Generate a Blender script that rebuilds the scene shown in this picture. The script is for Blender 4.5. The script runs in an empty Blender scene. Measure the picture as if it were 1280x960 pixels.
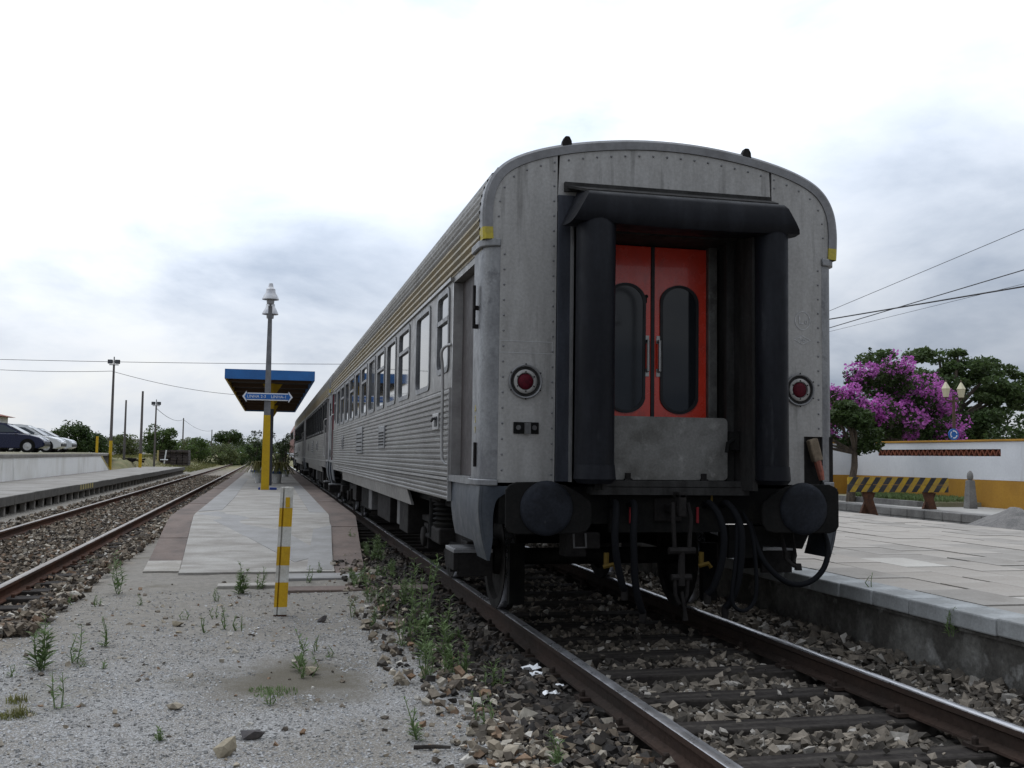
import bpy, math, random
import numpy as np
from mathutils import Vector, Matrix
random.seed(7); rng = np.random.default_rng(7)
R_ = math.radians
sc = bpy.context.scene
col = sc.collection

# ------------------------------------------------------------------ camera
CAM = Vector((-2.903, -7.338, 1.352)); FPX = 1293.5
yaw, pitch, roll = R_(13.074), R_(3.982), R_(0.802)
F = Vector((math.sin(yaw)*math.cos(pitch), math.cos(yaw)*math.cos(pitch), math.sin(pitch)))
r0 = Vector((math.cos(yaw), -math.sin(yaw), 0)); u0 = r0.cross(F)
Rr = r0*math.cos(roll) + u0*math.sin(roll); Uu = -r0*math.sin(roll) + u0*math.cos(roll)
cam = bpy.data.cameras.new('camera'); cam_o = bpy.data.objects.new('camera', cam); col.objects.link(cam_o)
cam.sensor_width = 36; cam.lens = FPX/1280*36; cam.clip_end = 3000; cam.clip_start = .05
m = Matrix((Rr, Uu, -F)).transposed().to_4x4(); m.translation = CAM
cam_o.matrix_world = m
sc.camera = cam_o
sc.view_settings.view_transform = 'Standard'; sc.view_settings.look = 'None'
sc.view_settings.exposure = -0.06; sc.view_settings.gamma = 1
sc.view_settings.use_curve_mapping = False

# ------------------------------------------------------------------ sky and sun
SUN_EL, SUN_AZ = R_(58), R_(-20)      # azimuth measured from +Y to +X: ahead of the camera, to the left
w = bpy.data.worlds.new('World'); sc.world = w; w.use_nodes = True
nt = w.node_tree; nt.nodes.clear(); N = nt.nodes.new; L = nt.links.new
out = N('ShaderNodeOutputWorld'); bg = N('ShaderNodeBackground'); bg.inputs['Strength'].default_value = .1
L(bg.outputs[0], out.inputs[0])
sky = N('ShaderNodeTexSky'); sky.sky_type = 'NISHITA'; sky.sun_disc = False
sky.sun_elevation = SUN_EL; sky.sun_rotation = SUN_AZ; sky.altitude = 100
tc = N('ShaderNodeTexCoord')
sep = N('ShaderNodeSeparateXYZ'); L(tc.outputs['Generated'], sep.inputs[0])
def math_n(op, a, b=None, c=None):
    n = N('ShaderNodeMath'); n.operation = op
    for i, v in enumerate((a, b, c)):
        if v is None: continue
        if isinstance(v, (int, float)): n.inputs[i].default_value = v
        else: L(v, n.inputs[i])
    return n.outputs[0]
zz = math_n('MAXIMUM', sep.outputs[2], 0.0)
den = math_n('ADD', zz, .34)
cx = math_n('DIVIDE', sep.outputs[0], den); cy = math_n('DIVIDE', sep.outputs[1], den)
comb = N('ShaderNodeCombineXYZ'); L(cx, comb.inputs[0]); L(cy, comb.inputs[1])
def noise_n(vec, scale, detail, rough, off=(0,0,0), dist=0):
    mp = N('ShaderNodeMapping'); mp.inputs['Location'].default_value = off; L(vec, mp.inputs[0])
    n = N('ShaderNodeTexNoise'); n.inputs['Scale'].default_value = scale; n.inputs['Detail'].default_value = detail
    n.inputs['Roughness'].default_value = rough; n.inputs['Distortion'].default_value = dist
    L(mp.outputs[0], n.inputs['Vector']); return n.outputs['Fac']
SKY_OFF1 = (-3.7, 5.1, 0); SKY_OFF2 = (0.4, 2.2, 0)
n1 = noise_n(comb.outputs[0], 1.9, 9, .56, SKY_OFF1, .25)
n2 = noise_n(tc.outputs['Generated'], 1.5, 3, .5, (1.3, 5.9, .7))
bank = math_n('ADD', math_n('MULTIPLY', n1, .55), math_n('MULTIPLY', n2, .45))
def ramp(fac, stops):
    r = N('ShaderNodeValToRGB'); L(fac, r.inputs[0]); e = r.color_ramp.elements
    while len(e) < len(stops): e.new(.5)
    for k, (p, c) in enumerate(stops): e[k].position = p; e[k].color = (*c, 1)
    return r.outputs[0]
# cloud colour by thickness: thick grey-blue bellies to thin white
ccol = ramp(bank, [(.40, (.37, .435, .54)), (.48, (.58, .64, .735)), (.575, (.78, .825, .89)), (.685, (1.0, 1.0, 1.0))])
# overcast luminance law: brighter towards the zenith
mrn = N('ShaderNodeMapRange'); mrn.interpolation_type = 'SMOOTHSTEP'; L(zz, mrn.inputs[0])
for i_, v_ in ((1, .0), (2, .34), (3, 12.0), (4, 19.5)): mrn.inputs[i_].default_value = v_
# thin overcast glows towards the hidden sun
dp = N('ShaderNodeVectorMath'); dp.operation = 'DOT_PRODUCT'; L(tc.outputs['Generated'], dp.inputs[0])
dp.inputs[1].default_value = (math.sin(SUN_AZ)*math.cos(SUN_EL), math.cos(SUN_AZ)*math.cos(SUN_EL), math.sin(SUN_EL))
glow = math_n('MULTIPLY_ADD', math_n('POWER', math_n('MAXIMUM', dp.outputs['Value'], 0.0), 2.0), .95, .50)
lum = math_n('MULTIPLY', mrn.outputs[0], glow)
lv = N('ShaderNodeVectorMath'); lv.operation = 'SCALE'; L(ccol, lv.inputs[0]); L(lum, lv.inputs['Scale'])
mix = N('ShaderNodeMixRGB'); thin = ramp(bank, [(.60, (0,0,0)), (.74, (.35,.35,.35))]); L(thin, mix.inputs[0])
L(lv.outputs[0], mix.inputs[1]); L(sky.outputs[0], mix.inputs[2])
L(mix.outputs[0], bg.inputs['Color'])

sun = bpy.data.lights.new('sun', 'SUN'); sun.energy = .6; sun.angle = R_(25); sun.color = (1, .96, .9)
sun_o = bpy.data.objects.new('sun', sun); col.objects.link(sun_o)
sd = Vector((math.sin(SUN_AZ)*math.cos(SUN_EL), math.cos(SUN_AZ)*math.cos(SUN_EL), math.sin(SUN_EL)))
sun_o.rotation_euler = (-sd).to_track_quat('-Z', 'Y').to_euler(); sun_o.location = sd*60

# ------------------------------------------------------------------ materials
def mat(name, c, rough=.7, metal=0, c2=None, scale=4, mixr=(.4, .62), grain=.12, gscale=60, bump=.0, bscale=None,
        stretch=(1,1,1), c3=None, scale3=1.2, mix3=(.55,.7), stretch3=(1,1,1), island=0, icols=None, spec=.3, rvar=.1, coat=0):
    M = bpy.data.materials.new(name); M.use_nodes = True; t = M.node_tree; b = t.nodes['Principled BSDF']
    n = t.nodes.new; l = t.links.new
    b.inputs['Roughness'].default_value = rough; b.inputs['Metallic'].default_value = metal
    b.inputs['Specular IOR Level'].default_value = spec; b.inputs['Coat Weight'].default_value = coat
    co = n('ShaderNodeTexCoord').outputs['Object']
    def noi(s, d, st=(1,1,1), off=0):
        mp = n('ShaderNodeMapping'); mp.inputs['Scale'].default_value = st; mp.inputs['Location'].default_value = (off, off*1.7, off*.6); l(co, mp.inputs[0])
        x = n('ShaderNodeTexNoise'); x.inputs['Scale'].default_value = s; x.inputs['Detail'].default_value = d; x.inputs['Roughness'].default_value = .6
        l(mp.outputs[0], x.inputs['Vector']); return x.outputs['Fac']
    def rmp(f, a, z):
        r = n('ShaderNodeMapRange'); r.inputs[1].default_value = a; r.inputs[2].default_value = z; l(f, r.inputs[0]); return r.outputs[0]
    def mixc(f, a, bb, mode='MIX'):
        x = n('ShaderNodeMixRGB'); x.blend_type = mode
        if isinstance(f, (int, float)): x.inputs[0].default_value = f
        else: l(f, x.inputs[0])
        for i, v in ((1, a), (2, bb)):
            if isinstance(v, tuple): x.inputs[i].default_value = (*v, 1)
            else: l(v, x.inputs[i])
        return x.outputs[0]
    cur = c
    if c2: 
        big = noi(scale, 5, stretch); cur = mixc(rmp(big, *mixr), c, c2)
    if c3:
        cur = mixc(rmp(noi(scale3, 6, stretch3, 7.3), *mix3), cur, c3)
    if icols:
        r = n('ShaderNodeValToRGB'); r.color_ramp.interpolation = 'CONSTANT'; e = r.color_ramp.elements
        while len(e) < len(icols): e.new(.5)
        for k, (p_, c_) in enumerate(icols): e[k].position = p_; e[k].color = (*c_, 1)
        l(n('ShaderNodeNewGeometry').outputs['Random Per Island'], r.inputs[0]); cur = mixc(.72, cur, r.outputs[0])
    if island:
        g = n('ShaderNodeNewGeometry').outputs['Random Per Island']
        r = n('ShaderNodeMapRange'); r.inputs[3].default_value = 1-island; r.inputs[4].default_value = 1+island; l(g, r.inputs[0])
        x = n('ShaderNodeVectorMath'); x.operation = 'SCALE'
        if isinstance(cur, tuple): x.inputs[0].default_value = cur
        else: l(cur, x.inputs[0])
        l(r.outputs[0], x.inputs['Scale']); cur = x.outputs[0]
    if grain:
        gn = noi(gscale, 3, (1,1,1), 3.1)
        r = n('ShaderNodeMapRange'); r.inputs[1].default_value = .3; r.inputs[2].default_value = .7
        r.inputs[3].default_value = 1-grain; r.inputs[4].default_value = 1+grain; l(gn, r.inputs[0])
        x = n('ShaderNodeVectorMath'); x.operation = 'SCALE'
        if isinstance(cur, tuple): x.inputs[0].default_value = cur
        else: l(cur, x.inputs[0])
        l(r.outputs[0], x.inputs['Scale']); cur = x.outputs[0]
        if rvar:
            rr = n('ShaderNodeMapRange'); rr.inputs[1].default_value = .3; rr.inputs[2].default_value = .7
            rr.inputs[3].default_value = max(.02, rough-rvar); rr.inputs[4].default_value = min(1, rough+rvar); l(noi(gscale*.25, 4, (1,1,1), 9), rr.inputs[0]); l(rr.outputs[0], b.inputs['Roughness'])
    if isinstance(cur, tuple): b.inputs['Base Color'].default_value = (*cur, 1)
    else: l(cur, b.inputs['Base Color'])
    if bump:
        bp = n('ShaderNodeBump'); bp.inputs['Strength'].default_value = bump; bp.inputs['Distance'].default_value = .02
        l(noi(bscale or gscale, 4, (1,1,1), 5), bp.inputs['Height']); l(bp.outputs[0], b.inputs['Normal'])
    return M
def leafmat(name, c, c2, island=.45, trans=.35):
    M = mat(name, c, .55, 0, c2, .9, (.35,.65), 0, island=island, spec=.3)
    t = M.node_tree; b = t.nodes['Principled BSDF']; o = t.nodes['Material Output']
    tr = t.nodes.new('ShaderNodeBsdfTranslucent'); mx = t.nodes.new('ShaderNodeMixShader'); mx.inputs[0].default_value = trans
    src = b.inputs['Base Color'].links[0].from_socket; t.links.new(src, tr.inputs[0])
    t.links.new(b.outputs[0], mx.inputs[1]); t.links.new(tr.outputs[0], mx.inputs[2]); t.links.new(mx.outputs[0], o.inputs[0])
    return M

# ------------------------------------------------------------------ mesh builder
class MB:
    def __init__(s): s.v = []; s.f = []
    def add(s, vs, fs):
        k = len(s.v); s.v += [tuple(map(float, q)) for q in vs]; s.f += [tuple(k+i for i in q) for q in fs]; return s
    def box(s, x0, x1, y0, y1, z0, z1):
        x0, x1 = min(x0,x1), max(x0,x1); y0, y1 = min(y0,y1), max(y0,y1)
        vs = [(x,y,z) for z in (z0,z1) for y in (y0,y1) for x in (x0,x1)]
        return s.add(vs, [(0,2,3,1),(4,5,7,6),(0,1,5,4),(2,6,7,3),(0,4,6,2),(1,3,7,5)])
    def obox(s, c, ax, ay, az):        # oriented box: centre and three half vectors
        c, ax, ay, az = map(Vector, (c, ax, ay, az))
        vs = [c+ax*i+ay*j+az*k for k in (-1,1) for j in (-1,1) for i in (-1,1)]
        return s.add(vs, [(0,2,3,1),(4,5,7,6),(0,1,5,4),(2,6,7,3),(0,4,6,2),(1,3,7,5)])
    def prism(s, poly, axis, a, b):    # 2-D polygon extruded along axis from a to b
        def P(p, t):
            return {'x': (t, p[0], p[1]), 'y': (p[0], t, p[1]), 'z': (p[0], p[1], t)}[axis]
        n = len(poly)
        vs = [P(p, a) for p in poly] + [P(p, b) for p in poly]
        return s.add(vs, [tuple(range(n))[::-1], tuple(range(n, 2*n))] + [(i, (i+1) % n, n+(i+1) % n, n+i) for i in range(n)])
    def stube(s, path, r, n=8, k=5):
        P = [Vector(p) for p in path]; P = [P[0]*2-P[1]]+P+[P[-1]*2-P[-2]]; o = []
        for i in range(1, len(P)-2):
            for q in range(k):
                t = q/k; a, b, c, d = P[i-1:i+3]; o.append(.5*((2*b)+(c-a)*t+(2*a-5*b+4*c-d)*t*t+(3*b-a-3*c+d)*t**3))
        return s.tube(o+[P[-2]], r, n)
    def tube(s, path, r, n=8, caps=True):
        path = [Vector(p) for p in path]; rs = r if isinstance(r, (list, tuple)) else [r]*len(path)
        k0 = len(s.v); prev = None
        for i, p in enumerate(path):
            d = (path[min(i+1, len(path)-1)] - path[max(i-1, 0)]); d.normalize()
            if prev is None:
                a = Vector((0,0,1)) if abs(d.z) < .9 else Vector((1,0,0)); u = d.cross(a).normalized()
            else: u = (prev - d*prev.dot(d)).normalized()
            prev = u; v = d.cross(u)
            for j in range(n):
                t = 2*math.pi*j/n; s.v.append(tuple(p + (u*math.cos(t)+v*math.sin(t))*rs[i]))
        for i in range(len(path)-1):
            for j in range(n):
                s.f.append((k0+i*n+j, k0+i*n+(j+1) % n, k0+(i+1)*n+(j+1) % n, k0+(i+1)*n+j))
        if caps:
            s.f.append(tuple(k0+j for j in range(n))[::-1]); e = k0+(len(path)-1)*n; s.f.append(tuple(e+j for j in range(n)))
        return s
    def lathe(s, prof, c, axis='z', n=24, capend=True):   # prof: (radius, along)
        k0 = len(s.v); c = Vector(c)
        for (r, h) in prof:
            for j in range(n):
                t = 2*math.pi*j/n; a, b = r*math.cos(t), r*math.sin(t)
                s.v.append(tuple(c + Vector({'z': (a,b,h), 'y': (a,h,b), 'x': (h,a,b)}[axis])))
        for i in range(len(prof)-1):
            for j in range(n): s.f.append((k0+i*n+j, k0+i*n+(j+1) % n, k0+(i+1)*n+(j+1) % n, k0+(i+1)*n+j))
        if capend:
            s.f.append(tuple(k0+j for j in range(n))[::-1]); e = k0+(len(prof)-1)*n; s.f.append(tuple(e+j for j in range(n)))
        return s
    def strip(s, prof, y0, y1):        # open (x,z) profile swept along y
        n = len(prof); vs = [(p[0], y0, p[1]) for p in prof] + [(p[0], y1, p[1]) for p in prof]
        return s.add(vs, [(i, i+1, n+i+1, n+i) for i in range(n-1)])
    def build(s, name, mt, parent=None, smooth=False, bevel=0, origin=None):
        me = bpy.data.meshes.new(name)
        off = Vector((0,0,0))
        if parent is None:
            a = np.array(s.v); off = Vector(((a[:,0].min()+a[:,0].max())/2, (a[:,1].min()+a[:,1].max())/2, a[:,2].min())) if origin is None else Vector(origin)
        me.from_pydata([(x-off.x, y-off.y, z-off.z) for x, y, z in s.v], [], s.f); me.update()
        if smooth:
            me.polygons.foreach_set('use_smooth', [True]*len(me.polygons))
        me.materials.append(mt)
        o = bpy.data.objects.new(name, me); col.objects.link(o); o.location = off
        if parent is not None: o.parent = parent
        if smooth and smooth != 'all':
            try: me.set_sharp_from_angle(angle=R_(40))
            except Exception: pass
        if bevel:
            b = o.modifiers.new('bevel', 'BEVEL'); b.width = bevel; b.segments = 2; b.limit_method = 'ANGLE'; b.angle_limit = R_(40)
        return o
def npmesh(name, v, f, mt, parent=None, loc=(0,0,0), smooth=False):
    """triangles or quads from numpy arrays"""
    me = bpy.data.meshes.new(name); v = np.asarray(v, np.float32); f = np.asarray(f, np.int32); k = f.shape[1]
    me.vertices.add(len(v)); me.vertices.foreach_set('co', v.ravel())
    me.loops.add(f.size); me.loops.foreach_set('vertex_index', f.ravel())
    me.polygons.add(len(f)); me.polygons.foreach_set('loop_start', np.arange(0, f.size, k, dtype=np.int32)); me.polygons.foreach_set('loop_total', np.full(len(f), k, np.int32))
    if smooth: me.polygons.foreach_set('use_smooth', np.ones(len(f), bool))
    me.update(calc_edges=True); me.materials.append(mt)
    if not smooth: me.shade_flat()
    o = bpy.data.objects.new(name, me); col.objects.link(o); o.location = loc
    if parent is not None: o.parent = parent
    return o
def tag(o, label, cat, group=None, kind=None):
    if label: o['label'] = label
    if cat: o['category'] = cat
    if group: o['group'] = group
    if kind: o['kind'] = kind
    return o
def thing(name, label, cat, loc=(0,0,0), group=None, rz=0):
    o = bpy.data.objects.new(name, None); col.objects.link(o); o.location = loc; o.rotation_euler = (0,0,rz); o.empty_display_size = .2
    return tag(o, label, cat, group)
def struct(o, label=None, cat=None): o['kind'] = 'structure'; return tag(o, label, cat)
def copy_tree(o, parent=None):
    c = o.copy(); col.objects.link(c)
    if parent is not None: c.parent = parent
    for ch in list(o.children): copy_tree(ch, c)
    return c
def text_mesh(txt, size, name, mt, parent, mw, extrude=.001, align='CENTER', space=1):
    cu = bpy.data.curves.new(name, 'FONT'); cu.body = txt; cu.size = size; cu.extrude = extrude; cu.align_x = align; cu.align_y = 'CENTER'; cu.space_character = space
    cu.resolution_u = 3
    to = bpy.data.objects.new(name, cu); col.objects.link(to); bpy.context.view_layer.update()
    me = bpy.data.meshes.new_from_object(to.evaluated_get(bpy.context.evaluated_depsgraph_get()))
    bpy.data.objects.remove(to); me.transform(mw); me.materials.clear(); me.materials.append(mt); me.name = name
    o = bpy.data.objects.new(name, me); col.objects.link(o); o.parent = parent; return o
FACE_Y = Matrix(((1,0,0,0),(0,0,-1,0),(0,1,0,0),(0,0,0,1)))       # text facing -Y
def smooth01(a, b, x): t = np.clip((np.asarray(x, float)-a)/(b-a), 0, 1); return t*t*(3-2*t)
def wob(x, y):     # cheap smooth 2-D noise
    return (np.sin(x*1.3+y*.7)+np.sin(x*.6-y*1.9+1.2)+np.sin(x*2.7+1.1*y+2.)*.5+np.sin(-x*1.7+y*3.1)*.5)/3

# ------------------------------------------------------------------ shared materials
M = {}
M['ss_end'] = mat('weathered_steel_end', (.33,.322,.31), .5, .3, (.255,.247,.235), 3, (.4,.7), .10, 45, .05, 30, (3,3,.5), (.12,.115,.108), 2.2, (.57,.80), (5,5,.45))
M['ss_side'] = mat('fluted_stainless', (.205,.198,.188), .42, .6, (.135,.128,.12), 2.0, (.4,.7), .08, 40, 0, None, (1,.3,1))
M['ss_roof'] = mat('roof_stainless', (.23,.22,.205), .48, .5, (.15,.14,.125), 2.0, (.4,.7), .08, 40)
M['ss_gold'] = mat('yellow_class_stripe', (.25,.195,.105), .5, .35, (.19,.165,.115), 3, (.4,.7), .1, 40)
M['ss_corner'] = mat('corner_steel', (.22,.222,.225), .45, .45, (.13,.13,.135), 5, (.42,.68), .14, 50, .06, 40, (1,1,.4), (.13,.13,.135), 9, (.58,.70))
M['ss_blue'] = mat('blued_apron_steel', (.055,.064,.078), .45, .35, (.082,.09,.10), 6, (.45,.7), .12, 40, 0, None, (1,1,.4))
M['ss_hoop'] = mat('end_hoop_paint', (.21,.21,.215), .5, .3, (.15,.148,.15), 5, (.4,.7), .08, 40)
M['ss_light'] = mat('clean_steel_trim', (.36,.355,.35), .4, .65, (.26,.255,.25), 5, (.4,.7), .06, 40)
M['yellow_hoop'] = mat('dirty_yellow_paint', (.42,.34,.04), .6, 0, (.32,.27,.07), 12, (.4,.7), .12, 60)
M['rubber'] = mat('blue_black_rubber', (.0065,.007,.0095), .5, 0, (.014,.015,.019), 3, (.45,.7), .15, 30, .12, 9, (2,2,.4), (.04,.042,.046), 2.0, (.66,.80), (3,3,.5), spec=.13)
M['frame_paint'] = mat('slate_gangway_paint', (.042,.046,.058), .5, .1, (.028,.03,.038), 5, (.4,.65), .12, 40, 0, None, (2,2,.4))
M['dark'] = mat('grimy_black', (.010,.010,.010), .85, 0, (.018,.017,.015), 6, (.45,.7), .2, 40, spec=.08)
M['dark2'] = mat('brake_dust_brown', (.022,.020,.019), .8, .05, (.012,.011,.011), 5, (.4,.65), .2, 40, .1, 40, spec=.08)
M['gang_in'] = mat('gangway_inside_grey', (.04,.039,.038), .65, .1, (.022,.021,.02), 5, (.4,.65), .15, 40, 0, None, (2,2,.4), spec=.08)
M['plate'] = mat('scuffed_aluminium_plate', (.15,.147,.14), .5, .35, (.09,.087,.08), 5, (.42,.66), .15, 60, .08, 50, (1,1,1), (.24,.235,.225), 7, (.60,.78))
M['door_red'] = mat('red_door_paint', (.60,.042,.02), .25, 0, (.50,.04,.022), 3, (.4,.7), .06, 30, 0, None, (2,2,.5), (.30,.035,.025), 3.2, (.60,.78), (3,3,.8), spec=.5, rvar=.08, coat=.3)
M['seal'] = mat('black_door_seal', (.012,.012,.014), .5, 0, grain=.1)
M['glass'] = mat('tinted_glass', (.02,.024,.028), .04, 0, grain=0, spec=1.0)
M['glass_door'] = mat('gangway_door_glass', (.012,.014,.017), .04, 0, grain=0, spec=.42)
M['glass_dark'] = mat('dark_coach_glass', (.012,.014,.017), .06, 0, grain=0, spec=.8)
M['lens'] = mat('dull_red_lens', (.085,.008,.016), .55, 0, (.055,.006,.012), 30, (.4,.6), .2, 120, spec=.1)
M['door_side'] = mat('brown_grey_side_door', (.06,.05,.048), .6, .1, (.042,.036,.035), 4, (.4,.7), .15, 40)
M['red_edge'] = mat('dark_red_edge', (.20,.02,.03), .5)
M['buffer'] = mat('greased_buffer_face', (.021,.0235,.030), .55, .1, (.013,.014,.017), 6, (.4,.65), .2, 50, .1, 40, (1,1,1), (.06,.062,.066), 9, (.66,.76), spec=.08)
M['bufplate'] = mat('buffer_plate_iron', (.013,.0125,.012), .75, .1, (.008,.008,.008), 5, (.4,.65), .18, 50, .1, 40, spec=.08)
M['hose'] = mat('black_hose', (.009,.0095,.011), .65, 0, grain=.1, spec=.04)
M['white_paint'] = mat('faded_white_marking', (.50,.50,.50), .7, 0, (.34,.34,.35), 40, (.4,.6), .1, 80)
M['red_paint'] = mat('red_cock_handle', (.20,.01,.015), .6)
M['yel_paint'] = mat('yellow_cock_handle', (.11,.07,.010), .8)
M['wheel'] = mat('wheel_steel', (.03,.028,.026), .7, .2, (.018,.017,.016), 8, (.4,.6), .15, 40, spec=.08)
M['tread'] = mat('polished_tread', (.45,.45,.46), .3, .9, grain=.05)
M['rail_side'] = mat('rusty_rail', (.095,.048,.032), .85, .0, (.06,.04,.032), 3, (.4,.65), .2, 30, .1, 60, (1,.3,1), spec=.08)
M['rail_dark'] = mat('oily_dark_rail', (.034,.026,.022), .8, 0, (.050,.033,.026), 3, (.45,.65), .2, 30, .1, 60, (1,.3,1), spec=.08)
M['rail_top'] = mat('worn_rail_head', (.50,.50,.52), .32, .85, (.38,.37,.37), 3, (.4,.65), .1, 30, 0, None, (6,.2,1))
M['sleeper'] = mat('creosoted_timber', (.030,.026,.024), .9, 0, (.055,.049,.043), 3, (.45,.65), .25, 30, .3, 25, (.4,6,3), spec=.08)
M['ballast_pale'] = mat('pale_ballast', (.29,.245,.185), .9, 0, (.20,.145,.09), 2.5, (.42,.62), .25, 25, .15, 60, island=.2, icols=[(0,(.045,.04,.037)),(.16,(.12,.10,.08)),(.34,(.22,.185,.14)),(.52,(.30,.265,.21)),(.68,(.17,.10,.06)),(.78,(.30,.28,.24)),(.93,(.42,.41,.38))])
M['ballast_dark'] = mat('oily_ballast', (.075,.062,.05), .85, 0, (.04,.035,.031), 2.5, (.42,.62), .25, 25, .15, 60, island=.2, icols=[(0,(.02,.018,.017)),(.35,(.04,.035,.03)),(.65,(.07,.055,.042)),(.9,(.14,.125,.105))])
M['ballast_mid'] = mat('weathered_ballast', (.21,.18,.14), .9, 0, (.11,.093,.075), 1.4, (.42,.62), .25, 25, .15, 60, island=.2, icols=[(0,(.03,.027,.025)),(.25,(.075,.065,.055)),(.5,(.13,.11,.088)),(.72,(.21,.18,.145)),(.9,(.34,.32,.29))])
M['ballast_left'] = mat('left_track_ballast', (.19,.155,.115), .9, 0, (.11,.09,.07), 1.4, (.42,.62), .25, 25, .15, 60, island=.2, icols=[(0,(.04,.034,.03)),(.22,(.10,.08,.06)),(.42,(.17,.135,.10)),(.62,(.23,.19,.145)),(.76,(.15,.09,.055)),(.86,(.30,.27,.22)),(.95,(.42,.40,.36))])
M['rail_dull'] = mat('dull_unused_rail_head', (.25,.225,.20), .5, .35, (.17,.14,.12), 3, (.4,.65), .15, 30, 0, None, (6,.2,1))
M['gravel'] = mat('fine_limestone_gravel', (.34,.34,.34), .9, 0, (.25,.245,.235), 2.5, (.4,.62), .2, 40, island=.45)

# ================================================================== ground
TX2 = -6.33          # centre of the second track
def hgt(x, y):
    x = np.asarray(x, float); y = np.asarray(y, float)
    h = np.full(np.broadcast(x, y).shape, -.12)
    h = h - .13*(1-smooth01(1.25, 1.75, np.abs(x)))                       # track 1 bed
    h = h - .11*(1-smooth01(1.1, 1.5, np.abs(x-TX2)))                     # track 2 bed
    h = h + .95*np.maximum((1-smooth01(-12.2,-11.3,x))*smooth01(48,70,y), (1-smooth01(-13.5,-8.6,x))*smooth01(64,90,y))           # rising field on the left
    h = h + .25*smooth01(7, 9, x)                                         # yard behind the station platform
    h = h + .012*wob(x*2.2, y*2.2) + .006*wob(x*7, y*6.3)
    far = np.maximum(np.abs(x), np.abs(y)-40)
    return h + .15*wob(x*.11, y*.09)*smooth01(25, 80, far)
def grid_axis(pts):
    out = []
    for a, b, n in pts: out += list(np.linspace(a, b, n, endpoint=False))
    return np.array(out+[pts[-1][1]])
gx = grid_axis([(-900,-60,14),(-60,-16,22),(-16,-7.9,26),(-7.9,2.2,140),(2.2,16,24),(16,60,20),(60,900,14)])
gy = grid_axis([(-120,-8,14),(-8,8,160),(8,40,70),(40,110,60),(110,1500,30)])
GX, GY = np.meshgrid(gx, gy, indexing='ij')
GZ = hgt(GX, GY)
nx, ny = GX.shape
idx = np.arange(nx*ny).reshape(nx, ny)
quads = np.stack([idx[:-1,:-1], idx[1:,:-1], idx[1:,1:], idx[:-1,1:]], -1).reshape(-1, 4)
def ground_material():
    Mt = bpy.data.materials.new('yard_ground'); Mt.use_nodes = True; t = Mt.node_tree; b = t.nodes['Principled BSDF']; n = t.nodes.new; l = t.links.new
    b.inputs['Roughness'].default_value = .95; b.inputs['Specular IOR Level'].default_value = .2
    pos = n('ShaderNodeNewGeometry').outputs['Position']; s = n('ShaderNodeSeparateXYZ'); l(pos, s.inputs[0])
    def noi(sc_, d=5, off=0):
        mp = n('ShaderNodeMapping'); mp.inputs['Location'].default_value = (off, off, 0); l(pos, mp.inputs[0])
        x = n('ShaderNodeTexNoise'); x.inputs['Scale'].default_value = sc_; x.inputs['Detail'].default_value = d; x.inputs['Roughness'].default_value = .65; l(mp.outputs[0], x.inputs['Vector']); return x.outputs['Fac']
    def mr(f, a, z, c=0, d=1):
        r = n('ShaderNodeMapRange'); r.interpolation_type = 'SMOOTHSTEP'
        for i, v in ((1,a),(2,z),(3,c),(4,d)): r.inputs[i].default_value = v
        l(f, r.inputs[0]); return r.outputs[0]
    def mth(op, a, bb):
        x = n('ShaderNodeMath'); x.operation = op
        for i, v in ((0,a),(1,bb)):
            if isinstance(v, (int,float)): x.inputs[i].default_value = v
            else: l(v, x.inputs[i])
        return x.outputs[0]
    def mixc(f, a, bb):
        x = n('ShaderNodeMixRGB'); 
        if isinstance(f,(int,float)): x.inputs[0].default_value = f
        else: l(f, x.inputs[0])
        for i, v in ((1,a),(2,bb)):
            if isinstance(v, tuple): x.inputs[i].default_value = (*v,1)
            else: l(v, x.inputs[i])
        return x.outputs[0]
    X, Y = s.outputs[0], s.outputs[1]
    grav = mixc(mr(noi(1.1, 6), .42, .6), (.27,.265,.255), (.20,.18,.15))
    grav = mixc(mr(noi(38, 3, 3), .35, .65), grav, (.17,.16,.15))
    grav = mixc(mr(noi(95, 2, 8), .5, .62), grav, (.40,.40,.40))
    # sandy trodden earth close to the platform front
    sand = mth('MULTIPLY', mr(mth('ADD', Y, mth('MULTIPLY', noi(.9,5,11), 4.0)), 1.2, 4.2), .85)
    grav = mixc(sand, grav, mixc(mr(noi(14,5,5),.35,.65), (.235,.215,.185), (.175,.16,.138)))
    # dark damp soil patches
    grav = mixc(mth('MULTIPLY', mr(noi(.75,5,21), .60, .70), .7), grav, (.13,.115,.085))
    def patch(px, py, r0, r1):
        dx = mth('SUBTRACT', X, px); dy = mth('MULTIPLY', mth('SUBTRACT', Y, py), .8)
        d_ = mth('SQRT', mth('ADD', mth('MULTIPLY', dx, dx), mth('MULTIPLY', dy, dy)), 0)
        return mr(mth('ADD', d_, mth('MULTIPLY', mth('SUBTRACT', noi(2.6,5,17), .5), 1.1)), r0, r1, 1, 0)
    grav = mixc(mth('MULTIPLY', patch(-2.72,-.35,.2,.85), .92), grav, (.105,.092,.068))
    grav = mixc(mth('MULTIPLY', patch(-2.3,-1.9,.2,.8), .4), grav, (.17,.15,.12))
    grav = mixc(mth('MULTIPLY', patch(-4.2,-.6,.1,.6), .4), grav, (.15,.135,.10))
    bed = mixc(mr(noi(6,5,2), .4, .6), (.055,.05,.045), (.11,.10,.085))
    jit = mth('MULTIPLY', mth('SUBTRACT', noi(1.6,4,13), .5), 1.0)
    b1 = mr(mth('ADD', mth('ABSOLUTE', X, 0), jit), 1.25, 1.85, 1, 0)
    c = mixc(b1, grav, bed)
    b2 = mr(mth('ADD', mth('ABSOLUTE', mth('ADD', X, 6.33), 0), jit), 1.3, 1.8, 1, 0)
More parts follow.
